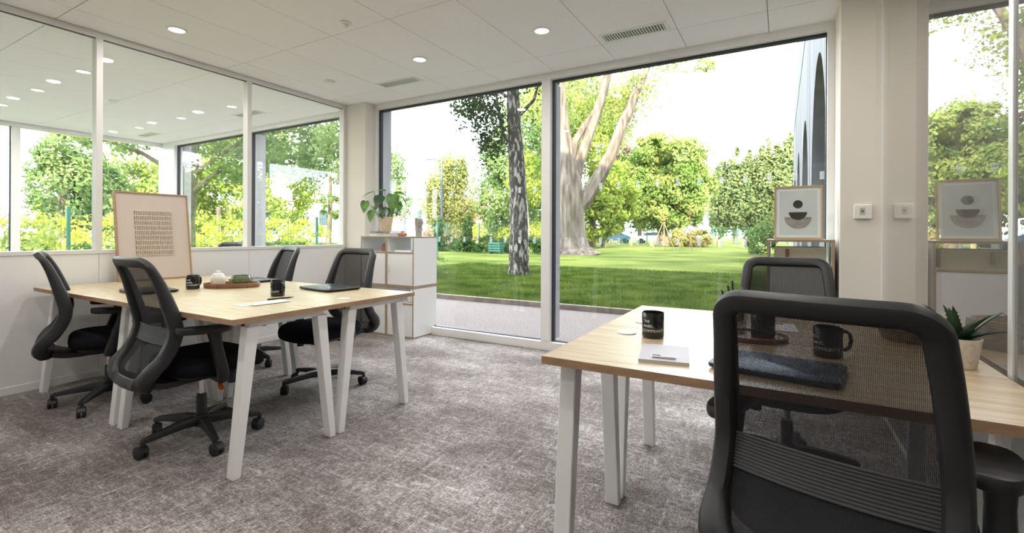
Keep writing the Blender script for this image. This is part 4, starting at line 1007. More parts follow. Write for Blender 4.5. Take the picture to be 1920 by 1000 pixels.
# pen cup
t = thing('pen_cup', 'dark pen cup full of black pens on far right desk', 'pen cup', (-0.186, 2.37, ZT))
MB().lathe([(0.036, 0), (0.038, 0.004), (0.038, 0.10), (0.035, 0.10), (0.035, 0.008), (0.001, 0.007)], 28).build('cup', M['plastic_black'], t, smooth=True)
for i, (dx, dy, L) in enumerate(((-0.055, 0.0, 0.135), (-0.028, 0.0, 0.158), (-0.010, 0.004, 0.182), (0.030, -0.01, 0.150), (0.052, 0.008, 0.150), (0.01, 0.03, 0.14))):
    pn = thing('pen', ('black pen leaning furthest left in the pen cup', 'black pen second from left in the pen cup', 'tallest black pen in the pen cup', 'black pen leaning right in the pen cup', 'black pen leaning furthest right in the pen cup', 'black pen at the back of the pen cup')[i], 'pen', (-0.186, 2.37, ZT), 0, 'pens in the pen cup')
    a = Vector((dx * 0.15, dy * 0.15, 0.010)); b_ = Vector((dx, dy, L))
    MB().tube([a, a.lerp(b_, 0.93), b_], [0.0045, 0.0045, 0.0035], 8).build('barrel', M['pen_black'], pn, smooth=True)
# woven bowl on far right desk
t = thing('woven_basket', 'round woven basket on the far right desk', 'basket', (0.425, 2.27, ZT))
prof = []
for i in range(25):
    u = i / 24; prof.append((0.088 + 0.022 * math.sin(u * PI * 0.7) + 0.002 * abs(math.sin(u * PI * 12)), 0.10 * u))
MB().lathe(prof + [(0.098, 0.10), (0.094, 0.07), (0.085, 0.01), (0.001, 0.008)], 40).build('weave', M['basket_dark'], t, smooth=True)
# aloe
t = thing('potted_aloe', 'spiky dark aloe in cream stone pot on right desk', 'plant', (0.458, 1.885, ZT))
MB().lathe([(0.040, 0), (0.042, 0.003), (0.054, 0.084), (0.055, 0.088), (0.050, 0.088), (0.048, 0.078)], 36, cap1=False).build('pot', M['pot_stone'], t, smooth=True)
MB().lathe([(0.001, 0.080), (0.049, 0.080)], 24, cap0=False, cap1=False).build('soil', M['soil'], t)
def aloe_leaf(az, tilt, L, w):
    secs = []
    n = 9
    for i in range(n + 1):
        u = i / n; ww = w * (1 - u) ** 0.75 * (0.8 + 0.4 * min(1, u * 4)) * (1 if i < n else 0.05) + 0.0004; th = 0.0075 * (1 - u) + 0.0004
        bend = tilt + 0.25 * u
        r_ = L * u
        cx = 0.010 + r_ * math.sin(bend); z = 0.075 + r_ * math.cos(bend)
        nx, nz = math.cos(bend), -math.sin(bend)
        secs.append([(cx + nx * (th * b + 0.006 * a * a * -1 * (ww / w)), ww * a, z + nz * (th * b - 0.006 * a * a * (ww / w))) for a, b in ((-1, 0), (-0.5, -0.7), (0, -1), (0.5, -0.7), (1, 0), (0.5, 0.5), (0, 0.45), (-0.5, 0.5))])
    b = MB().loft(secs)
    for i in range(1, n - 1):
        for sg in (0, 4):
            p = Vector(secs[i][sg]); q = Vector(secs[i + 1][sg]); o_ = Vector((0, -0.0035 if sg == 0 else 0.0035, 0.0015)); k = p.lerp(q, 0.4)
            b.add([p, k, p.lerp(q, 0.2) + o_, p + Vector((0.001, 0, -0.001))], [(0, 1, 2), (1, 3, 2), (3, 0, 2)])
    return b.xform(Matrix.Rotation(az, 4, 'Z'))
view = R(29.8)
for az, ti, L, w in ((0, 1.02, 0.105, 0.013), (20, 0.82, 0.12, 0.014), (-25, 0.55, 0.145, 0.020), (60, 0.50, 0.12, 0.016), (110, 0.45, 0.13, 0.016), (165, 0.35, 0.13, 0.014), (200, 0.62, 0.12, 0.016), (250, 0.70, 0.10, 0.016), (290, 0.42, 0.12, 0.018), (330, 0.95, 0.11, 0.013), (90, 0.12, 0.11, 0.015), (215, 0.15, 0.12, 0.014), (140, 0.8, 0.12, 0.015)):
    aloe_leaf(R(az) + view, ti, L, w).build('leaf', M['aloe'], t, smooth=True)
# small plant on the neighbouring desk (its leaves show over the sill)
t = thing('potted_plant', 'leafy plant in neighbouring room beside the woven artwork', 'plant', (-5.20, 2.52, 0.7402))
MB().lathe([(0.05, 0), (0.07, 0.14), (0.065, 0.14), (0.06, 0.12), (0.001, 0.12)], 28).build('pot', M['ceramic_white'], t, smooth=True)
for i in range(11):
    a = i * 2.4; p = Vector((0.05 * math.cos(a), 0.05 * math.sin(a), 0.20 + 0.012 * i % 0.07)); MB().tube([(0, 0, 0.11), p], 0.003, 6).build('stem', M['stem'], t)
    place_leaf(t, p, 0.11, 0.04, a - PI / 2, R(20), 0, M['lf_yellow'], 0.15, 0.4)

# ================================================================== outdoors
lawn = struct('ground_lawn', 'mown park lawn')
MB().add([(-150, 6.92, -0.01), (90, 6.92, -0.01), (90, 200, -0.01), (-150, 200, -0.01)], [(0, 1, 2, 3)]).build('turf', M['lawn'], lawn)
MB().add([(-150, -80, -0.01), (-9.75, -80, -0.01), (-9.75, 6.92, -0.01), (-150, 6.92, -0.01)], [(0, 1, 2, 3)]).build('turf', M['lawn'], lawn)
tag(MB().add([(-9.75, 4.25, -0.045), (0.62, 4.25, -0.045), (0.62, 6.95, -0.045), (-9.75, 6.80, -0.045)], [(0, 1, 2, 3)]).build('ground_gravel', M['gravel']), 'pinkish gravel strip outside the window', kind='structure')
kb = struct('trim_kerb', 'low concrete kerb between gravel and lawn')
for i in range(11):
    x0 = -9.75 + i * 0.943; x1 = x0 + 0.938
    f = lambda x: 6.70 + 0.012 * (x + 9.75)
    MB().add([(x0, f(x0), -0.06), (x1, f(x1), -0.06), (x1, f(x1) + 0.09, -0.06), (x0, f(x0) + 0.09, -0.06), (x0, f(x0), 0.035), (x1, f(x1), 0.035), (x1, f(x1) + 0.09, 0.035), (x0, f(x0) + 0.09, 0.035)],
             [(0, 3, 2, 1), (4, 5, 6, 7), (0, 1, 5, 4), (1, 2, 6, 5), (2, 3, 7, 6), (3, 0, 4, 7)]).build('kerb_stone', M['kerb'], kb)
# near grass blades
def blades(n, x0, x1, y0, y1, h):
    x = RNG.uniform(x0, x1, n); y = y0 + (y1 - y0) * RNG.random(n) ** 1.5
    a = RNG.uniform(0, 2 * PI, n); w = RNG.uniform(0.004, 0.009, n) * (1 + (y - y0) * 0.12); hh = h * RNG.uniform(0.5, 1.3, n); lx = RNG.normal(0, 0.02, n); ly = RNG.normal(0, 0.02, n)
    v = np.zeros((n, 3, 3)); v[:, 0] = np.c_[x - w * np.cos(a), y - w * np.sin(a), np.full(n, -0.012)]; v[:, 1] = np.c_[x + w * np.cos(a), y + w * np.sin(a), np.full(n, -0.012)]; v[:, 2] = np.c_[x + lx, y + ly, hh]
    return v.reshape(-1, 3), np.arange(3 * n).reshape(n, 3)
v, f = blades(90000, -10.5, 0.55, 6.86, 15, 0.055)
tag(fast_mesh('grass', v, f, M['grass_blade']), 'short green grass along the kerb', 'grass', kind='stuff')

def foliage(blobs, n, size, seed, clump=0.24, droop=0.0, flat=0.55, hollow=0.62, kc=26):
    g = np.random.default_rng(seed); C = []; N = []
    vol = np.array([(b[3] * b[4] + b[4] * b[5] + b[3] * b[5]) for b in blobs]); vol = vol / vol.sum()
    for b, s in zip(blobs, vol):
        c = np.array(b[:3]); r = np.array(b[3:6]); k = max(6, int(kc * (1 + 0.4 * len(blobs)) * s * 3)); m = max(1, int(n * s / k))
        d = g.normal(size=(k, 3)); d /= np.linalg.norm(d, axis=1)[:, None]
        rad = hollow + (1 - hollow) * g.random(k) ** 0.5
        cc = c + d * rad[:, None] * r
        p = g.normal(size=(k, m, 3)) * 0.55; ln = np.linalg.norm(p, axis=2, keepdims=True); p = p / np.maximum(1, ln / 1.15)
        q = cc[:, None, :] + p * (clump * r * (0.8 + 0.5 * g.random((k, 1, 1))))
        if droop: q[:, :, 2] -= droop * g.random((k, m)) ** 1.5 * r[2]
        nn = p / (np.linalg.norm(p, axis=2, keepdims=True) + 1e-6) * 0.6 + d[:, None, :] * 0.5 + g.normal(size=(k, m, 3)) * 0.45
        C.append(q.reshape(-1, 3)); N.append(nn.reshape(-1, 3))
    C = np.concatenate(C); N = np.concatenate(N); N /= np.linalg.norm(N, axis=1)[:, None]
    keep = C[:, 2] > 0.05; C = C[keep]; N = N[keep]
    a = g.normal(size=C.shape); u = np.cross(N, a); u /= np.linalg.norm(u, axis=1)[:, None]; w = np.cross(N, u)
    s = size * g.uniform(0.6, 1.25, (len(C), 1))
    V = np.stack([C + u * s, C + w * s * flat, C - u * s, C - w * s * flat], 1).reshape(-1, 3)
    return V, np.arange(len(V)).reshape(-1, 4)
def tree(name, label, base, trunk, limbs, blobs, n, size, lm, bark, cat='tree', group=None, **kw):
    t = thing(name, label, cat, base, 0, group)
    if trunk:
        MB().tube([p[:3] for p in trunk], [p[3] for p in trunk], 14).build('trunk', bark, t, smooth=True)
    for lb in limbs: MB().tube([p[:3] for p in lb], [p[3] for p in lb], 8).build('limb', bark, t, smooth=True)
    if blobs:
        v, f = foliage(blobs, n, size, abs(hash(label)) % 1 + int(abs(base[0]) * 100 + abs(base[1]) * 37), **kw)
        fast_mesh('crown', v, f, lm, t, kind='stuff')
    return t
VR = Vector((0.868, 0.497, 0)); VF = Vector((-0.497, 0.868, 0))
def vp(a, z, d=0.0): p = VR * a + VF * d; return (p.x, p.y, z)
gt = 'trees of the park'
# birch close to the window
tr = [(*vp(0, -0.1), 0.36), (*vp(0, 0.25), 0.29), (*vp(0.0, 1.2), 0.265), (*vp(-0.03, 2.4), 0.245), (*vp(-0.10, 3.6), 0.22), (*vp(-0.17, 4.6), 0.185), (*vp(-0.20, 5.6), 0.165), (*vp(-0.1, 7.5), 0.11), (*vp(0, 9.5), 0.04)]
lims = [[(*vp(-0.10, 3.55), 0.09), (*vp(-0.45, 3.95), 0.06), (*vp(-0.62, 4.8), 0.045), (*vp(-0.75, 5.8), 0.02)], [(*vp(0.02, 4.5), 0.06), (*vp(0.4, 4.9), 0.045), (*vp(0.6, 5.6), 0.02)], [(*vp(-0.18, 4.9), 0.05), (*vp(-1.0, 5.4), 0.03), (*vp(-1.8, 5.0), 0.012)]]
tree('birch_tree', 'birch with black and white bark standing nearest the window', (-6.42, 11.6, 0), tr, lims,
     [(*vp(-1.15, 5.0), 0.75, 0.9, 0.7), (*vp(-0.75, 4.2), 0.50, 0.7, 0.75), (*vp(-1.55, 4.95), 0.45, 0.6, 0.35), (*vp(-0.4, 6.3), 1.3, 1.2, 0.8), (*vp(0.7, 6.6), 1.0, 1.0, 0.9), (*vp(0, 8.3), 1.2, 1.2, 1.2)], 9500, 0.052, M['lf_birch'], M['bark_birch'], group=gt, clump=0.33, droop=0.7, flat=0.8, hollow=0.2, kc=40)
# old poplar
P0 = (-10.62, 25.3, 0)
tr = [(*vp(0.05, -0.1), 1.75), (*vp(0.0, 0.35), 1.15), (*vp(-0.02, 1.0), 0.93), (*vp(-0.05, 2.2), 0.86), (*vp(-0.05, 3.3), 0.86), (*vp(-0.10, 4.4), 0.72), (*vp(-0.30, 5.8), 0.50), (*vp(-0.55, 8.0), 0.40), (*vp(-0.75, 11), 0.28), (*vp(-0.8, 15), 0.1)]
lims = [[(*vp(0.25, 2.5), 0.50), (*vp(0.9, 3.2), 0.46), (*vp(1.7, 4.5), 0.42), (*vp(2.45, 6.0), 0.36), (*vp(2.95, 7.4), 0.33), (*vp(3.35, 8.2), 0.30), (*vp(3.75, 9.3), 0.26), (*vp(4.6, 11.2), 0.15), (*vp(5.6, 13), 0.05)],
        [(*vp(0.15, 3.9), 0.42), (*vp(0.45, 5.2), 0.34), (*vp(0.95, 6.6), 0.30), (*vp(1.55, 8.3), 0.27), (*vp(2.1, 10.2), 0.22), (*vp(2.6, 13), 0.1)],
        [(*vp(0.0, 5.0), 0.28), (*vp(0.25, 6.5), 0.22), (*vp(0.8, 7.4), 0.19), (*vp(1.5, 8.4), 0.14)],
        [(*vp(-0.1, 4.6), 0.3), (*vp(-0.7, 6.6), 0.25), (*vp(-1.2, 9), 0.2), (*vp(-1.5, 12), 0.1)]]
tree('poplar_tree', 'old poplar with massive forked trunk right of the mullion', P0, tr, lims,
     [(*vp(4.3, 9.6, 0.5), 1.5, 1.4, 1.5), (*vp(3.3, 8.9, 1.5), 1.1, 1.2, 1.6), (*vp(2.2, 9.6, 2.0), 1.4, 1.6, 1.8), (*vp(6.4, 11.2), 1.8, 1.4, 0.55), (*vp(7.9, 11.05), 0.75, 0.7, 0.45), (*vp(0.6, 9.5, 2.5), 1.6, 1.8, 2.2), (*vp(-1.5, 9.5, 2), 1.5, 1.6, 1.8), (*vp(1, 14), 4, 4, 2.5)], 15000, 0.085, M['lf_poplar'], M['bark_poplar'], group=gt, clump=0.34, hollow=0.25, flat=0.8, kc=50)
tree('leafy_tree', 'dense green tree behind the birch trunk', (-19.6, 34.6, 0), [(0, 0, 0, 0.3), (0, 0, 5, 0.2)], [],
     [(*vp(-0.4, 6.0), 3.0, 3.0, 3.6), (*vp(0.9, 9.6), 3.0, 2.8, 3.6), (*vp(-1.4, 4.0), 1.9, 2.0, 2.2), (*vp(1.6, 5.0), 2.2, 2.2, 3.3), (*vp(2.4, 12), 2.5, 2.5, 2.5)], 26000, 0.16, M['lf_mid'], M['bark_dark'], group=gt, clump=0.26, droop=0.25)
tree('young_birch', 'slim young tree with pale trunk behind the birch', (-16.2, 30.5, 0), [(0, 0, 0, 0.17), (0.05, 0, 1.5, 0.14), (-0.1, 0, 3.2, 0.12), (-0.2, 0, 5, 0.08)], [], [(-0.1, 0, 5.2, 1.4, 1.4, 2.0)], 3500, 0.11, M['lf_yellow'], M['render_cream'], group=gt)
tree('leafy_tree', 'yellow green tree rising behind the poplar', (-15.4, 42, 0), [(0, 0, 0, 0.4), (0, 0, 8, 0.3)], [],
     [(*vp(-1.3, 9.5), 3.4, 3, 3.6), (*vp(0.9, 11.5), 2.8, 3, 3.2), (*vp(-3.4, 7.0), 2.4, 2.6, 3.6), (*vp(-2.5, 13), 3, 3, 3)], 24000, 0.15, M['lf_yellow'], M['bark_dark'], group=gt, clump=0.3, hollow=0.4)
tree('leafy_tree', 'bright lime tree low beside the poplar trunk', (-13.6, 40, 0), [(0, 0, 0, 0.25), (0, 0, 3, 0.2)], [],
     [(*vp(0.3, 4.9), 2.3, 2.3, 2.6), (*vp(-0.9, 2.7), 2.1, 2.1, 2.0), (*vp(1.0, 3.2), 1.6, 1.8, 1.9)], 15000, 0.17, M['lf_yellow'], M['bark_dark'], group=gt, clump=0.24)
tree('round_tree', 'large round crowned tree in the middle of the park', (-10.9, 51, 0), [(0, 0, -0.1, 0.7), (0, 0, 1.2, 0.52), (0, 0, 4, 0.4)], [],
     [(*vp(0.3, 8.0), 4.0, 3.8, 3.6), (*vp(-2.6, 5.6), 2.8, 2.8, 2.8), (*vp(2.7, 5.4), 2.7, 2.8, 3.2), (*vp(0, 4.3), 4.0, 3.6, 2.6), (*vp(-0.6, 10.2), 2.2, 2.2, 1.6), (*vp(1.7, 9.7), 2.0, 2.0, 1.6), (*vp(-3.4, 8.0), 1.9, 2.2, 1.6)], 46000, 0.20, M['lf_round'], M['bark_dark'], group=gt, clump=0.24)
tree('leafy_tree', 'purple leaved tree peeping between poplar limbs', (-18.6, 61, 0), [(0, 0, 0, 0.3), (0, 0, 9, 0.2)], [], [(0, 0, 11.2, 2.4, 2.0, 2.0), (-0.5, 0, 8, 2.4, 2.4, 2.5)], 5000, 0.2, M['lf_purple'], M['bark_dark'], group=gt)
tree('leafy_tree', 'dark green tree behind left flank of the round tree', (-16.2, 62, 0), [(0, 0, 0, 0.3), (0, 0, 6, 0.2)], [], [(0, 0, 6.5, 3.4, 3, 4.5), (2, 0, 8.5, 2.4, 2.4, 2.6)], 9000, 0.26, M['lf_hedge'], M['bark_dark'], group=gt)
for i, (x, h, w) in enumerate(((-7.6, 11.2, 2.0), (-5.6, 12.6, 2.0), (-3.9, 12.2, 1.9), (-2.1, 13.4, 2.1), (-0.6, 13.0, 1.9), (0.8, 14.2, 2.1))):
    tree('tall_tree', ('tall slim tree next to the round tree', 'second tall slim tree from the round tree', 'third tall slim tree from the round tree', 'fourth tall slim tree from the round tree', 'fifth tall slim tree from the round tree', 'tall slim tree touching the concrete wing')[i], (x, 72, 0),
         [(0, 0, 0, 0.22), (0, 0, 4, 0.2), (0, 0, h - 2, 0.08)], [], [(0.1, 0, h * 0.42, w * 0.80, w, h * 0.32), (-0.3, 0, h * 0.66, w * 0.62, w * 0.8, h * 0.27), (0.2, 0, h * 0.86, w * 0.34, w * 0.5, h * 0.17)], 6500, 0.24, M['lf_far'], M['bark_dark'], group='row of tall trees at the far end', clump=0.3)
tree('weeping_birch', 'golden weeping birch behind the street lamp', (-27.7, 36, 0), [(0, 0, 0, 0.2), (0, 0, 6, 0.12)], [], [(0, 0, 6.2, 1.9, 1.9, 2.8), (*vp(0.6, 7.6), 1.5, 1.5, 1.6), (*vp(-1.2, 4.6), 1.4, 1.5, 2.2), (*vp(1.3, 4.2), 1.5, 1.5, 2.6)], 14000, 0.14, M['lf_weep'], M['bark_dark'], group=gt, droop=0.9, clump=0.25, hollow=0.4)
tree('slim_tree', 'wispy pale tree left of the pink building', (-46.5, 49, 0), [(0, 0, 0, 0.15), (0, 0, 7, 0.06)], [], [(0, 0, 6.0, 0.9, 0.9, 1.8), (0, 0, 4.5, 1.1, 1.1, 1.6)], 1800, 0.17, M['lf_far'], M['bark_dark'], group=gt)
def bush(label, base, blobs, n, size, lm, name='shrub', group='shrubs of the park', **kw):
    t = thing(name, label, 'shrub' if name != 'hedge' else 'hedge', base, 0, group)
    v, f = foliage(blobs, n, size, int(abs(base[0]) * 91 + abs(base[1]) * 17), **kw); fast_mesh('foliage', v, f, lm, t, kind='stuff'); return t
bush('yellow bushes behind the ivy hedge', (-26, 46, 0), [(-1, 0, 2.2, 2.2, 2, 2.2), (2.2, 0.5, 2.8, 2.6, 2, 2.6), (5, 1, 2.6, 2, 2, 2.2), (1, 1, 4.6, 1.6, 1.6, 1.6)], 11000, 0.17, M['lf_gold'])
bush('clipped golden hedge between ivy post and birch', (-20.2, 34.0, 0), [(-2.4, 0.6, 0.9, 1.6, 0.7, 1.1), (-0.6, 0.2, 0.9, 1.6, 0.7, 1.1), (1.4, -0.3, 0.9, 1.6, 0.7, 1.1), (3.2, -0.8, 0.9, 1.6, 0.7, 1.1)], 9000, 0.10, M['lf_gold'], 'hedge', hollow=0.8)
bush('low dark ivy hedge along the lawn edge', (-16.2, 24.1, 0), [(-4.6 + i * 1.05, 0.5 - i * 0.10, 0.42, 0.75, 0.35, 0.55) for i in range(10)], 12000, 0.075, M['lf_hedge'], 'hedge', hollow=0.7)
bush('ivy column left of the street lamp foot', (-19.9, 24.9, 0), [(0, 0, 0.7, 0.34, 0.34, 0.8), (0, 0, 1.6, 0.36, 0.34, 0.6)], 2600, 0.07, M['lf_hedge'], 'ivy_column', 'ivy columns')
bush('ivy column between street lamp and birch', (-17.2, 24.4, 0), [(0, 0, 0.7, 0.34, 0.34, 0.8), (0, 0, 1.6, 0.30, 0.3, 0.6)], 2600, 0.07, M['lf_hedge'], 'ivy_column', 'ivy columns')
bush('copper tinted shrub at the foot of the round tree', (-7.6, 46.5, 0), [(-0.7, 0, 0.7, 1.1, 1, 0.9), (0.9, 0.2, 0.7, 1.2, 1, 0.9)], 3500, 0.13, M['lf_shrub'])
bush('green bush left of the narrow cabinet', (-1.15, 31.0, 0), [(0, 0, 0.8, 0.7, 0.7, 0.9), (0.5, 0.4, 1.3, 0.6, 0.6, 0.9)], 2600, 0.09, M['lf_mid'])
# stakes with a thin sapling
for k, (x, y) in enumerate(((-7.35, 34.6), (-5.4, 33.6))):
    t = thing('staked_sapling', ('thin staked sapling in front of the round tree', 'second staked sapling right of the first')[k], 'sapling', (x, y, 0), 0, 'staked saplings')
    MB().tube([(0, 0, 0), (0.03, 0, 1.5), (0, 0, 3.0)], [0.022, 0.018, 0.008], 6).build('stem', M['timber'], t)
    for dx, dy in ((-0.8, 0), (0.75, 0.2), (0.05, 0.7)): MB().tube([(dx, dy, 0), (dx * 0.05, dy * 0.05, 2.0)], 0.026, 6).build('stake', M['timber'], t)
    v, f = foliage([(0, 0, 2.4, 0.35, 0.35, 0.7)], 160, 0.07, 5 + k, hollow=0.1); fast_mesh('leaves', v, f, M['lf_shrub'], t, kind='stuff')
# timber bollards
bn = ['first', 'second', 'third', 'fourth', 'fifth', 'sixth', 'seventh', 'eighth']
for i in range(8):
    x = -17.4 + i * 2.05; t = thing('bollard', 'short timber bollard on far lawn edge, %s from the poplar' % bn[i], 'bollard', (x, 47.5, 0), 0, 'timber bollards')
    MB().lathe([(0.15, -0.05), (0.15, 0.62), (0.11, 0.68)], 12).build('post', M['timber'], t, smooth=True)
# green mesh fences
def fence(label, p0, p1, n, h, pw, wr, dv, name='mesh_fence', group='green mesh fences'):
    p0, p1 = Vector(p0), Vector(p1); t = thing(name, label, 'fence', p0, math.atan2(p1.y - p0.y, p1.x - p0.x), group); L = (p1 - p0).length
    for i in range(n + 1): MB().box(L * i / n - pw, L * i / n + pw, -pw, pw, 0, h + 0.06).build('fence_post', M['fence_green'], t)
    nv = int(L / n / dv)
    for i in range(n):
        b = MB(); x0 = L * i / n + pw; x1 = L * (i + 1) / n - pw
        for k in range(nv + 1):
            x = x0 + (x1 - x0) * k / nv; b.box(x - wr, x + wr, -wr, wr, 0.05, h)
        nh = max(4, int(h / (dv * 2)))
        for k in range(nh + 1):
            z = 0.05 + (h - 0.05) * k / nh; b.box(x0, x1, -wr * 2.2, -wr, z - wr, z + wr)
        b.build('wire_panel', M['fence_green'], t, kind='stuff')
    return t
fence('green mesh fence behind the round tree', (-26, 56, 0), (3, 57.5, 0), 12, 1.95, 0.045, 0.007, 0.16)
fence('green mesh fence among the ivy hedge', (-24.5, 25.2, 0), (-10.9, 23.9, 0), 5, 1.75, 0.035, 0.004, 0.16)
fence('green mesh fence outside the neighbouring room', (-16, -2.64, 0), (-16, 19.86, 0), 9, 1.72, 0.035, 0.0035, 0.11)
# parked cars beyond the fence
def car(label, loc, rz, m):
    t = thing('car', label, 'car', loc, rz, 'parked cars')
    prof = [(-2.1, 0.35), (-2.15, 0.75), (-1.95, 0.95), (-1.35, 1.0), (-0.75, 1.45), (0.75, 1.5), (1.55, 1.05), (2.05, 0.9), (2.15, 0.55), (2.1, 0.35)]
    MB().loft([[(x, y, z if abs(y) < 0.8 or z < 1.02 else z - 0.0) for x, z in prof] for y in (-0.85, 0.85)]).build('body', m, t, bevel=0.06)
    MB().loft([[(x, y, z) for x, z in ((-1.1, 1.05), (-0.66, 1.38), (0.68, 1.42), (1.25, 1.08))] for y in (-0.87, 0.87)]).build('windows', M['dark_glass'], t)
    for x in (-1.35, 1.35):
        for y in (-0.78, 0.78): MB().tube([(x, y - 0.1, 0.32), (x, y + 0.1, 0.32)], 0.32, 16).build('wheel', M['rubber'], t, smooth=True)
car('blue car parked beyond the far fence left of the round tree', (-19.3, 61.5, 0), R(8), M['car_blue'])
car('white car parked beyond the far fence right of the blue car', (-14.6, 62.5, 0), R(5), M['car_white'])
car('white van like car seen beside the young pale trunked tree', (-24.0, 47.0, 0), R(5), M['car_white'])
# street lamp
t = thing('street_lamp', 'tall dark street lamp with one arm behind the cabinet', 'street lamp', (-20.07, 25.4, 0))
MB().tube([(0, 0, 0), (0, 0, 1.2), (0, 0, 6.15)], [0.10, 0.085, 0.075], 12).build('pole', M['lamp_grey'], t, smooth=True)
MB().tube([vp(0, 6.10), vp(-0.5, 6.2)], 0.055, 8).build('arm', M['lamp_grey'], t)
MB().bar(vp(-0.45, 6.20), vp(-1.25, 6.24), 0.28, 0.11).build('lamp_head', M['lamp_grey'], t)
# pink and cream buildings
t = thing('building', 'low pink brick building behind the plant basket', 'building', (-38.6, 43.0, 0), R(-12))
MB().box(-6, 4.6, 0, 8, 0, 5.2).build('wall', M['brick_pink'], t)
MB().box(-6.1, 4.7, -0.1, 8.1, 5.2, 5.35).build('roof_edge', M['render_cream'], t)
wf = MB(); wf.box(1.2, 3.9, -0.12, 0, 3.7, 3.95).box(1.2, 1.45, -0.12, 0, 1.6, 3.7).box(3.65, 3.9, -0.12, 0, 1.6, 3.7); wf.build('window_frame', M['teal'], t)
MB().box(1.45, 3.65, -0.05, 0.0, 1.6, 3.7).build('window_pane', M['dark_glass'], t)
for x in (-1.0, 2.6): MB().box(x, x + 0.35, 3, 3.35, 5.35, 6.2).build('chimney', M['lamp_grey'], t)
t = thing('building', 'cream rendered house front right of the street lamp', 'building', (-30.9, 40.2, 0), R(38))
MB().box(-2.6, 2.6, 0, 2.6, 0, 4.1).build('wall', M['render_cream'], t)
MB().box(-2.65, 2.65, -0.03, 0.1, 0, 1.6).build('brick_base', M['brick_pink'], t)
MB().box(-2.7, 2.7, -0.1, 2.7, 4.1, 4.25).build('roof_edge', M['render_cream'], t)
fr = MB().box(-0.1, 1.1, -0.06, 0, 2.0, 3.6).build('window', M['teal'], t); MB().box(0.05, 0.95, -0.09, -0.06, 2.1, 3.5).build('pane', M['dark_glass'], fr)
t = thing('garden_bin', 'green slatted bin in front of the ivy hedge', 'bin', (-14.35, 23.2, 0), R(-6))
for k in range(4): MB().box(-0.42, 0.42, -0.2, 0.2, 0.12 + k * 0.14, 0.22 + k * 0.14).build('slat', M['fence_green'], t)
for x in (-0.38, 0.34): MB().box(x, x + 0.05, -0.18, 0.18, 0, 0.66).build('upright', M['fence_green'], t)

# concrete wing with arches (runs away from the window at the right)
wing = thing('arched_building', 'pale concrete wing with tall dark arches at right edge of window', 'building', (0, 0, 0))
XA, ZT_ = 0.62, 11.0
cent = [11.35, 17.6, 24.2, 30.6]; hw = 2.28; zs, zt = 1.5, 4.75
eb = [4.46, 14.55, 20.9, 27.4, 34.4]
def arch_pts(yc, n=24):
    return [(yc + hw * math.cos(PI * k / n), zs + (zt - zs) * math.sin(PI * k / n) ** 0.9) for k in range(n + 1)]
for i, yc in enumerate(cent):
    b = MB(); ya, yb = eb[i], eb[i + 1]
    b.box(XA, XA + 0.6, ya, yc - hw, 0, 7.25); b.box(XA, XA + 0.6, yc + hw, yb, 0, 7.25)
    ap_ = arch_pts(yc)
    for k in range(len(ap_) - 1):
        (y1, z1), (y0, z0) = ap_[k], ap_[k + 1]
        b.add([(XA, y0, z0), (XA, y1, z1), (XA, y1, 7.25), (XA, y0, 7.25), (XA + 0.6, y0, z0), (XA + 0.6, y1, z1), (XA + 0.6, y1, 7.25), (XA + 0.6, y0, 7.25)],
              [(0, 1, 2, 3), (4, 7, 6, 5), (0, 4, 5, 1), (3, 2, 6, 7)])
    b.build('arch_bay', M['concrete'], wing)
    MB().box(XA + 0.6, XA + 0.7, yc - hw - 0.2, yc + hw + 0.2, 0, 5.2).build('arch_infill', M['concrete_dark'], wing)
    MB().box(XA - 0.004, XA + 0.01, yb - 0.02, yb + 0.02, 0, 7.25).build('panel_joint', M['joint'], wing)
MB().box(XA - 0.012, XA + 0.6, 4.46, 34.4, 7.25, 7.31).build('shadow_joint', M['joint'], wing)
MB().box(XA, XA + 0.6, 4.46, 34.4, 7.31, ZT_).build('upper_wall', M['concrete'], wing)
MB().box(XA + 0.7, 9, 4.46, 34.4, 0, ZT_).build('core', M['concrete'], wing)

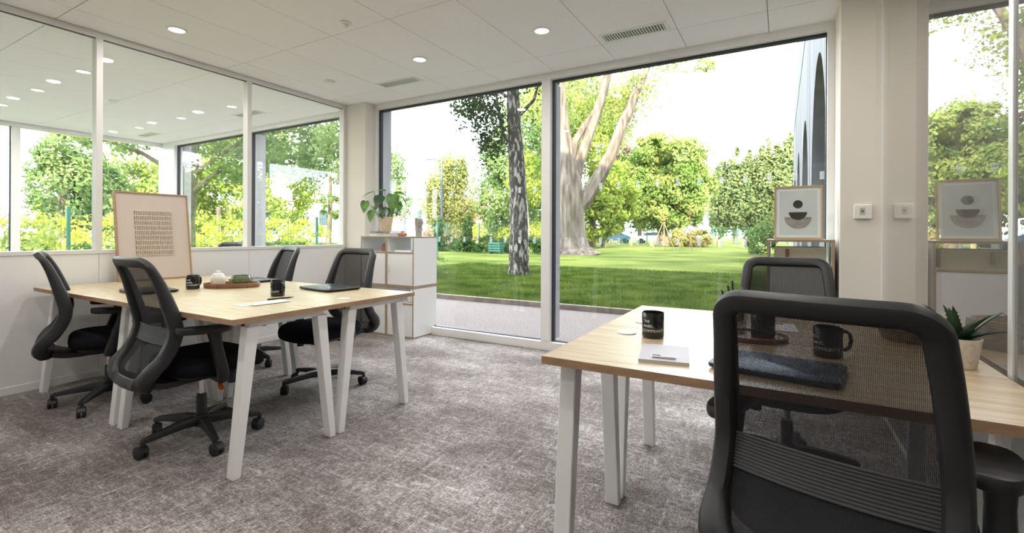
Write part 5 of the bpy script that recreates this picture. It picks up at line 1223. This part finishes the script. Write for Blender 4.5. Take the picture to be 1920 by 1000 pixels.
# ---- seen through the neighbouring room
g5 = 'trees beyond the neighbouring room'
tree('leafy_tree', 'tall bushy tree behind side fence, left of partition post', (-38, 11.3, 0), [(0, 0, 0, 0.3), (0, 0, 5, 0.2)], [], [(0, 0.2, 3.8, 1.9, 1.9, 2.6), (0, 0.4, 5.8, 1.5, 1.5, 1.8), (0, 1.8, 3.0, 1.6, 1.6, 2.2)], 13000, 0.14, M['lf_mid'], M['bark_dark'], group=g5)
tree('leafy_tree', 'pale green tree behind side fence, above the woven artwork', (-40, 15.5, 0), [(0, 0, 0, 0.3), (0, 0, 4, 0.2)], [], [(0, 0, 3.6, 2.4, 2.4, 2.6), (0, 2.6, 3.8, 2.4, 2.4, 2.8), (0, 5.0, 3.4, 2.2, 2.6, 2.6)], 15000, 0.16, M['lf_yellow'], M['bark_dark'], group=g5)
tree('leafy_tree', 'spreading tree with dark limbs by the corner of neighbouring room', (-18.8, 9.0, 0), [(0, 0, 0, 0.30), (0, 0, 1.5, 0.25), (0.1, 0.1, 3.5, 0.22), (0.3, 0.2, 6, 0.12)],
     [[(0.05, 0.05, 3.0, 0.10), (-0.5, -1.2, 3.9, 0.07), (-0.8, -2.6, 4.3, 0.03)], [(0.1, 0.1, 2.6, 0.12), (1.5, 0.8, 3.8, 0.08), (3.0, 1.4, 5.0, 0.03)], [(0.1, 0.1, 3.2, 0.1), (2, 1, 4.6, 0.06), (4.4, 1.6, 5.2, 0.02)]],
     [(-0.5, -1.8, 4.4, 1.3, 1.4, 0.7), (1.6, 0.8, 4.2, 2.0, 1.6, 1.2), (4.0, 1.4, 4.2, 1.8, 1.6, 1.4), (6.3, 1.8, 3.9, 1.6, 1.4, 1.4), (2, 1, 6, 4, 3, 1.5)], 17000, 0.085, M['lf_mid'], M['bark_dark'], group=g5, hollow=0.3)
tree('leafy_tree', 'dense light green tree seen through left pane of neighbouring window', (-37.5, 21, 0), [(0, 0, 0, 0.3), (0, 0, 5, 0.2)], [[(2.2, -2, 0, 0.2), (2.2, -2, 3, 0.15)]], [(0, 0, 4.2, 3.2, 3, 3.4), (3.5, 1.2, 4.4, 3, 3, 3.6), (1.5, 0, 8, 4, 3, 3), (-3, -2, 3.8, 2.4, 2.4, 3.2)], 22000, 0.17, M['lf_yellow'], M['bark_dark'], group=g5)
tree('leafy_tree', 'tree in front of white building, right pane of neighbouring window', (-31, 25, 0), [(0, 0, 0, 0.22), (0.2, 0, 3, 0.16), (0.2, 0, 6, 0.1)], [], [(0, 0, 7, 2.8, 2.4, 1.9), (3.2, 1.5, 6.2, 2.4, 2.2, 2.4), (5.0, 2, 3.6, 1.5, 1.5, 1.8), (0.3, 0, 3.2, 0.9, 0.9, 1.0)], 13000, 0.13, M['lf_mid'], M['bark_dark'], group=g5)
t = thing('building', 'white building far behind the neighbouring window', 'building', (-50, 37, 0), R(50))
MB().box(-5, 5, 0, 8, 0, 5).build('wall', M['roof_cap'], t)
MB().box(-5.2, 5.2, -0.2, 8, 5, 5.3).build('roof_edge', M['brick_pink'], t)
for k in range(3):
    f_ = MB().box(-4.2 + k * 2.8, -2.8 + k * 2.8, -0.05, 0, 2.0, 4.0).build('window', M['render_cream'], t); MB().box(-4.05 + k * 2.8, -2.95 + k * 2.8, -0.08, -0.05, 2.15, 3.85).build('pane', M['dark_glass'], f_)
bush('long golden hedge behind the side fence', (-24, 6, 0), [(0, -9 + i * 1.9, 0.9, 0.8, 1.4, 1.0) for i in range(12)], 15000, 0.09, M['lf_gold'], 'hedge', hollow=0.75)
bush('low green hedge under the side windows', (-12.6, 3, 0), [(0, -5 + i * 1.0, 0.42, 0.4, 0.75, 0.46) for i in range(11)], 9000, 0.05, M['lf_hedge'], 'hedge', hollow=0.7)
bush('low green hedge outside the neighbouring window', (-12, 9.4, 0), [(-4 + i * 1.0, 0, 0.40, 0.75, 0.4, 0.46) for i in range(9)], 8000, 0.05, M['lf_mid'], 'hedge', hollow=0.7)
bush('leafy shrub against the side fence', (-15.6, 4.1, 0), [(0, 0, 0.9, 0.35, 0.5, 0.5)], 500, 0.06, M['lf_yellow'])

for i, (x, y, h, lm) in enumerate(((-40, -7, 7.0, 'lf_mid'), (-43, -15, 8.5, 'lf_yellow'), (-40, -23, 6.5, 'lf_mid'), (-45, -32, 8.0, 'lf_far'))):
    tree('leafy_tree', ('park tree left of the side windows, nearest them', 'tall pale park tree left of the side windows, second along', 'park tree left of the side windows, third along', 'park tree left of the side windows, furthest back')[i], (x, y, 0), [(0, 0, 0, 0.3), (0, 0, h * 0.5, 0.2)], [],
         [(0, 0, h * 0.5, 3.6, 4.0, h * 0.42), (0, 2.4, h * 0.4, 2.6, 2.6, h * 0.36), (0, -2.4, h * 0.42, 2.6, 2.8, h * 0.38), (0, 0, h * 0.8, 2.2, 2.6, h * 0.24)], 9000, 0.22, M[lm], M['bark_dark'], group=g5)
